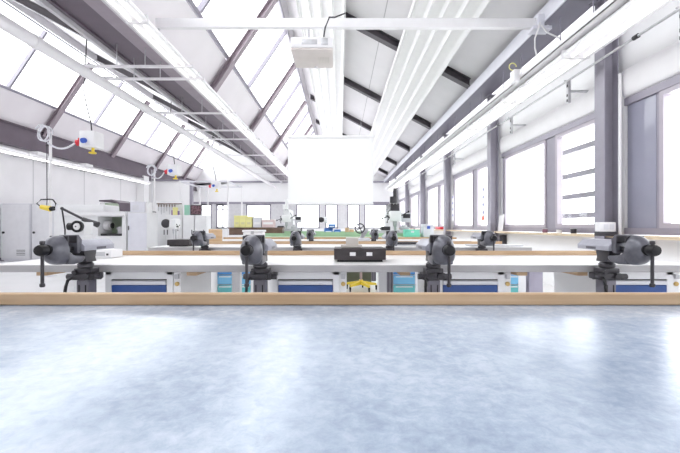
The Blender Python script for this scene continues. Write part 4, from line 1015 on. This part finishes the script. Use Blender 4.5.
# ------------------------------------------------------------------ service poles, power cubes, cables
PXC = -5.5
PN = ('nearest', 'middle', 'farthest')
for i, (y, pole_px) in enumerate(((8.2, 50.5), (12.3, 154.5), (16.4, 208))):
    zc_ = zr((1.90, 1.86, 1.83)[i])
    t = thing('hanging_power_cube', (PXC, y, zc_ - .17), '%s of the white power cubes hanging by cords below the skylight' % PN[i], 'power outlet', 'hanging power cubes')
    s = .17
    m = MB(); m.box((PXC - s, y - s, zc_ - s), (PXC + s, y + s, zc_ + s * 1.1), .03, seg=3); m.build('housing', WHITE, t)
    m = MB(); m.cyl((PXC - s - .001, y - .08, zc_ - .05), (PXC - s - .10, y - .10, zc_ - .07), .07, 16); m.box((PXC - s - .03, y - .16, zc_ - .13), (PXC - s - .002, y - .01, zc_ + .03), .01); m.build('red_socket', RED, t)
    m = MB(); m.cyl((PXC - .04, y - s - .001, zc_ - .03), (PXC - .04, y - s - .07, zc_ - .05), .055, 16); m.build('blue_socket', BLUE, t)
    m = MB(); m.cyl((PXC + .06, y - .05, zc_ - s - .001), (PXC + .06, y - .05, zc_ - s - .08), .03, 12); m.torus((PXC + .05, y - .05, zc_ - s - .11), .06, .018, 'Z', 20, 8); m.build('pull_handle', YEL, t)
    m = MB(); top = zr(5.31 - .53 * (PXC + 7.2 + .0)) - .02
    m.tube([(PXC, y, zc_ + s * 1.1 + .002), (PXC - .02, y, zc_ + .4), (PXC - .12, y, zc_ + .8), (PXC - .18, y, zc_ + 1.1), (PXC - .1, y, top)], .013, 8); m.build('cord', DKGREY, t)
    # service pole
    xp = X_at(pole_px, y); ztop = zr((2.08, 1.9, 1.83)[i])
    t2 = thing('service_pole', (xp, y, 0), ('nearest thin white service pole with a cable loop at its top', 'middle thin white service pole with a cable loop at its top', 'farthest thin white service pole, without a cable loop')[i], 'pole', 'white service poles')
    m = MB(); m.cyl((xp, y, .015), (xp, y, ztop), .028, 12); m.build('post', WHITE, t2)
    m = MB(); m.lathe([(.12, 0), (.12, .012), (.04, .014)], (xp, y, 0), 'Z', 20); m.build('foot', CABG, t2)
    m = MB(); m.tube([(xp - .09, y + .01, ztop - .02), (xp - .085, y + .01, 1.7), (xp - .09, y + .01, 1.55)], .009, 6); m.box((xp - .1, y - .01, ztop - .3), (xp - .03, y + .02, ztop - .28)); m.build('side_cable', DKGREY if i == 0 else CABG, t2)
    if i == 2: continue
    m = MB()
    pts = []
    for k in range(40):
        a = 2 * math.pi * k / 16
        pts.append((xp - .03 + (.13 + .01 * math.sin(k)) * math.cos(a), y - .06 - .004 * k, ztop - .05 + .17 * math.sin(a)))
    m.tube(pts, .016, 8); m.build('cable_loop', CABG, t2)
    c = thing('hanging_cable', (xp, y, zc_), '%s sagging grey cable between service pole and power cube' % PN[i], 'cable', 'cables to the power cubes')
    m = MB(); x1 = PXC - s - .12
    m.tube([(xp + .035 + (x1 - xp - .035) * q, y - .12, ztop - .25 + (zc_ - .08 - ztop + .25) * q - .5 * q * (1 - q)) for q in [k / 10 for k in range(11)]], .02, 8); m.build('cable', CABG, c)
    if i < 2:
        zy = Z_at((209, 218.5)[i], y)
        t3 = thing('hanging_plug', (xp, y - .15, zy), ('yellow plug coupling with black cable hooked on the nearest service pole', 'small yellow plug coupling hooked on the middle service pole')[i], 'plug', 'yellow plugs')
        q = (1.0, .75)[i]
        m = MB(); m.cyl((xp - .10 * q, y - .13, zy + .03), (xp + .10 * q, y - .13, zy - .015), .05 * q, 16, .062 * q); m.build('shell', YEL, t3)
        m = MB(); m.cyl((xp + .102 * q, y - .13, zy - .0155), (xp + .17 * q, y - .13, zy - .005), .05 * q, 14); m.build('collar', BLACK, t3)
        m = MB(); m.tube([(xp - .10 * q, y - .13, zy + .03), (xp - .2 * q, y - .13, zy + .10), (xp - .13 * q, y - .1, zy + .19), (xp - .03, y - .05, zy + .2), (xp + .03 * q, y - .05, zy + .2), (xp + .13 * q, y - .1, zy + .19), (xp + .22 * q, y - .13, zy + .1), (xp + .19 * q, y - .13, zy + .01)], .014, 8); m.build('cable', BLACK, t3)

# white tubular frame enclosing a machine stand
t = thing('tubular_frame', (-6.25, 17, 0), 'white tubular frame standing in front of the far windows', 'frame')
zt = zr(2.1)
for x, y in ((-7.35, 17), (-5.15, 17), (-5.15, 19.4), (-7.35, 19.4)):
    m = MB(); m.box((x - .035, y - .035, 0), (x + .035, y + .035, zt)); m.build('post', WHITE, t, 0)
m = MB(); m.box((-7.31, 16.965, zt - .07), (-5.19, 17.035, zt)); m.box((-7.31, 19.365, zt - .07), (-5.19, 19.435, zt)); m.box((-7.385, 17.04, zt - .07), (-7.315, 19.36, zt)); m.box((-5.185, 17.04, zt - .07), (-5.115, 19.36, zt)); m.build('top_rail', CABG, t, 0)

# strips with dots hanging beside the columns
for i, (px, y, lab) in enumerate(((477, 9.75, 'white strip with blue dots and a red disc hanging beside the second column'), (450, 12.35, 'white strip with blue dots hanging beside the third column'))):
    x = 3.74; z0, z1 = zr(.17), zr(1.02)
    t = thing('hanging_dot_strip', (x, y, z0), lab, 'wall chart', 'dotted strips beside the columns')
    m = MB(); m.box((x, y - .16, z0), (x + .008, y + .0, z1)); m.build('sheet', WHITE, t, 0)
    for k in range(4):
        m = MB(); m.lathe([(.035, -.003), (.035, 0)], (x - .0005, y - .08, z0 + .2 + .2 * k), 'X', 14); m.build('blue_dot', mat('pale_blue_print', (.18, .20, .55), .5), t)
    if i == 0:
        m = MB(); m.lathe([(.07, -.012), (.075, -.006), (.07, 0)], (x - .001, y - .08, z0 + .04), 'X', 18); m.build('red_disc', mat('coral_red_plastic', (.85, .16, .10), .4), t)
# white card leaning on the sill and dark wall box
m = MB(); m.prism([(8.72, ZS - .003), (8.95, ZS - .003), (8.9, ZS + .36), (8.62, ZS + .40)], 0, 3.82, 3.83); tag(m.build('cardboard_sheet', WHITE), 'white cardboard sheet propped on the windowsill before the second column', 'cardboard')
solid('wall_switch_box', DKGREY, 'dark switch box on the white wall below the windowsill behind the vise', 'switch box', None, [((XR - .1, 8.75, .60), (XR - .006, 8.95, .90))], .01)
for i, (y, s, mt, lab) in enumerate(((6.1, .07, DKGREY, 'small dark tin on the windowsill beside the nearest column'), (6.5, .05, WHITE, 'small white tin on the windowsill near the nearest column'), (6.95, .06, mat('plum_tin', (.22, .10, .14), .4), 'plum coloured tin on the windowsill in front of the wide mullion'))):
    t = thing('small_tin', (XR - .1, y, ZS - .003), lab, 'tin', 'tins on the windowsill')
    m = MB(); m.cyl((XR - .1, y, ZS - .003), (XR - .1, y, ZS + s), .045, 16); m.build('can', mt, t)
    m = MB(); m.cyl((XR - .1, y, ZS + s + .001), (XR - .1, y, ZS + s + .012), .047, 16); m.build('lid', GALV, t)
# white clip box on the luminaire row
t = thing('ceiling_junction_box', (2.97, 6.3, zr(2.46)), 'small white junction box with a coiled wire on the luminaire row', 'junction box')
m = MB(); m.box((2.93, 6.22, zr(2.45)), (3.03, 6.38, zr(2.65)), .01); m.build('housing', WHITE, t)
m = MB(); m.torus((2.94, 6.3, zr(2.72)), .06, .01, 'Y', 20, 6, .8); m.build('wire_coil', YELP, t)

# ------------------------------------------------------------------ light
W = bpy.data.worlds.new('overcast_sky'); SC.world = W; W.use_nodes = True
nt = W.node_tree; bg = nt.nodes['Background']
bg.inputs['Color'].default_value = (.97, .98, 1.0, 1); bg.inputs['Strength'].default_value = 2.6
def portal(loc, rot, sx, sy):
    l = bpy.data.lights.new('sky_portal', 'AREA'); l.shape = 'RECTANGLE'; l.size = sx; l.size_y = sy; l.cycles.is_portal = True
    o = bpy.data.objects.new('sky_portal', l); COL.objects.link(o); o.location = loc; o.rotation_euler = rot
portal((XR + .5, 10, 1.95), (0, R(90), 0), 2.0, 34)
ang = math.atan2(1.49, 1)
for off in (0, -7.2):
    portal((-2.3 + off, 10.5, zr(4.1 + 1.49 * .6) + .05), (0, -(math.pi / 2 - (ang - math.pi / 2)) * 0 - R(56), 0), 2.6, 34)
portal((-3.4, YF + .3, 1.85), (R(-90), 0, 0), 15, 2.0)

# ------------------------------------------------------------------ camera and view
cam = bpy.data.cameras.new('camera'); co = bpy.data.objects.new('camera', cam); COL.objects.link(co)
co.location = (0, 0, EYE); co.rotation_euler = (R(90), 0, 0)
cam.sensor_width = 36; cam.lens = 36 * F / 680; cam.clip_start = .02; cam.clip_end = 200
SC.camera = co
SC.view_settings.view_transform = 'Standard'; SC.view_settings.look = 'None'; SC.view_settings.gamma = 1; SC.view_settings.use_curve_mapping = False
SC.view_settings.exposure = 1.12
SC.cycles.max_bounces = 12; SC.cycles.diffuse_bounces = 7; SC.cycles.glossy_bounces = 5; SC.cycles.transparent_max_bounces = 12
SC.cycles.use_denoising = True
SC.cycles.sample_clamp_indirect = 8
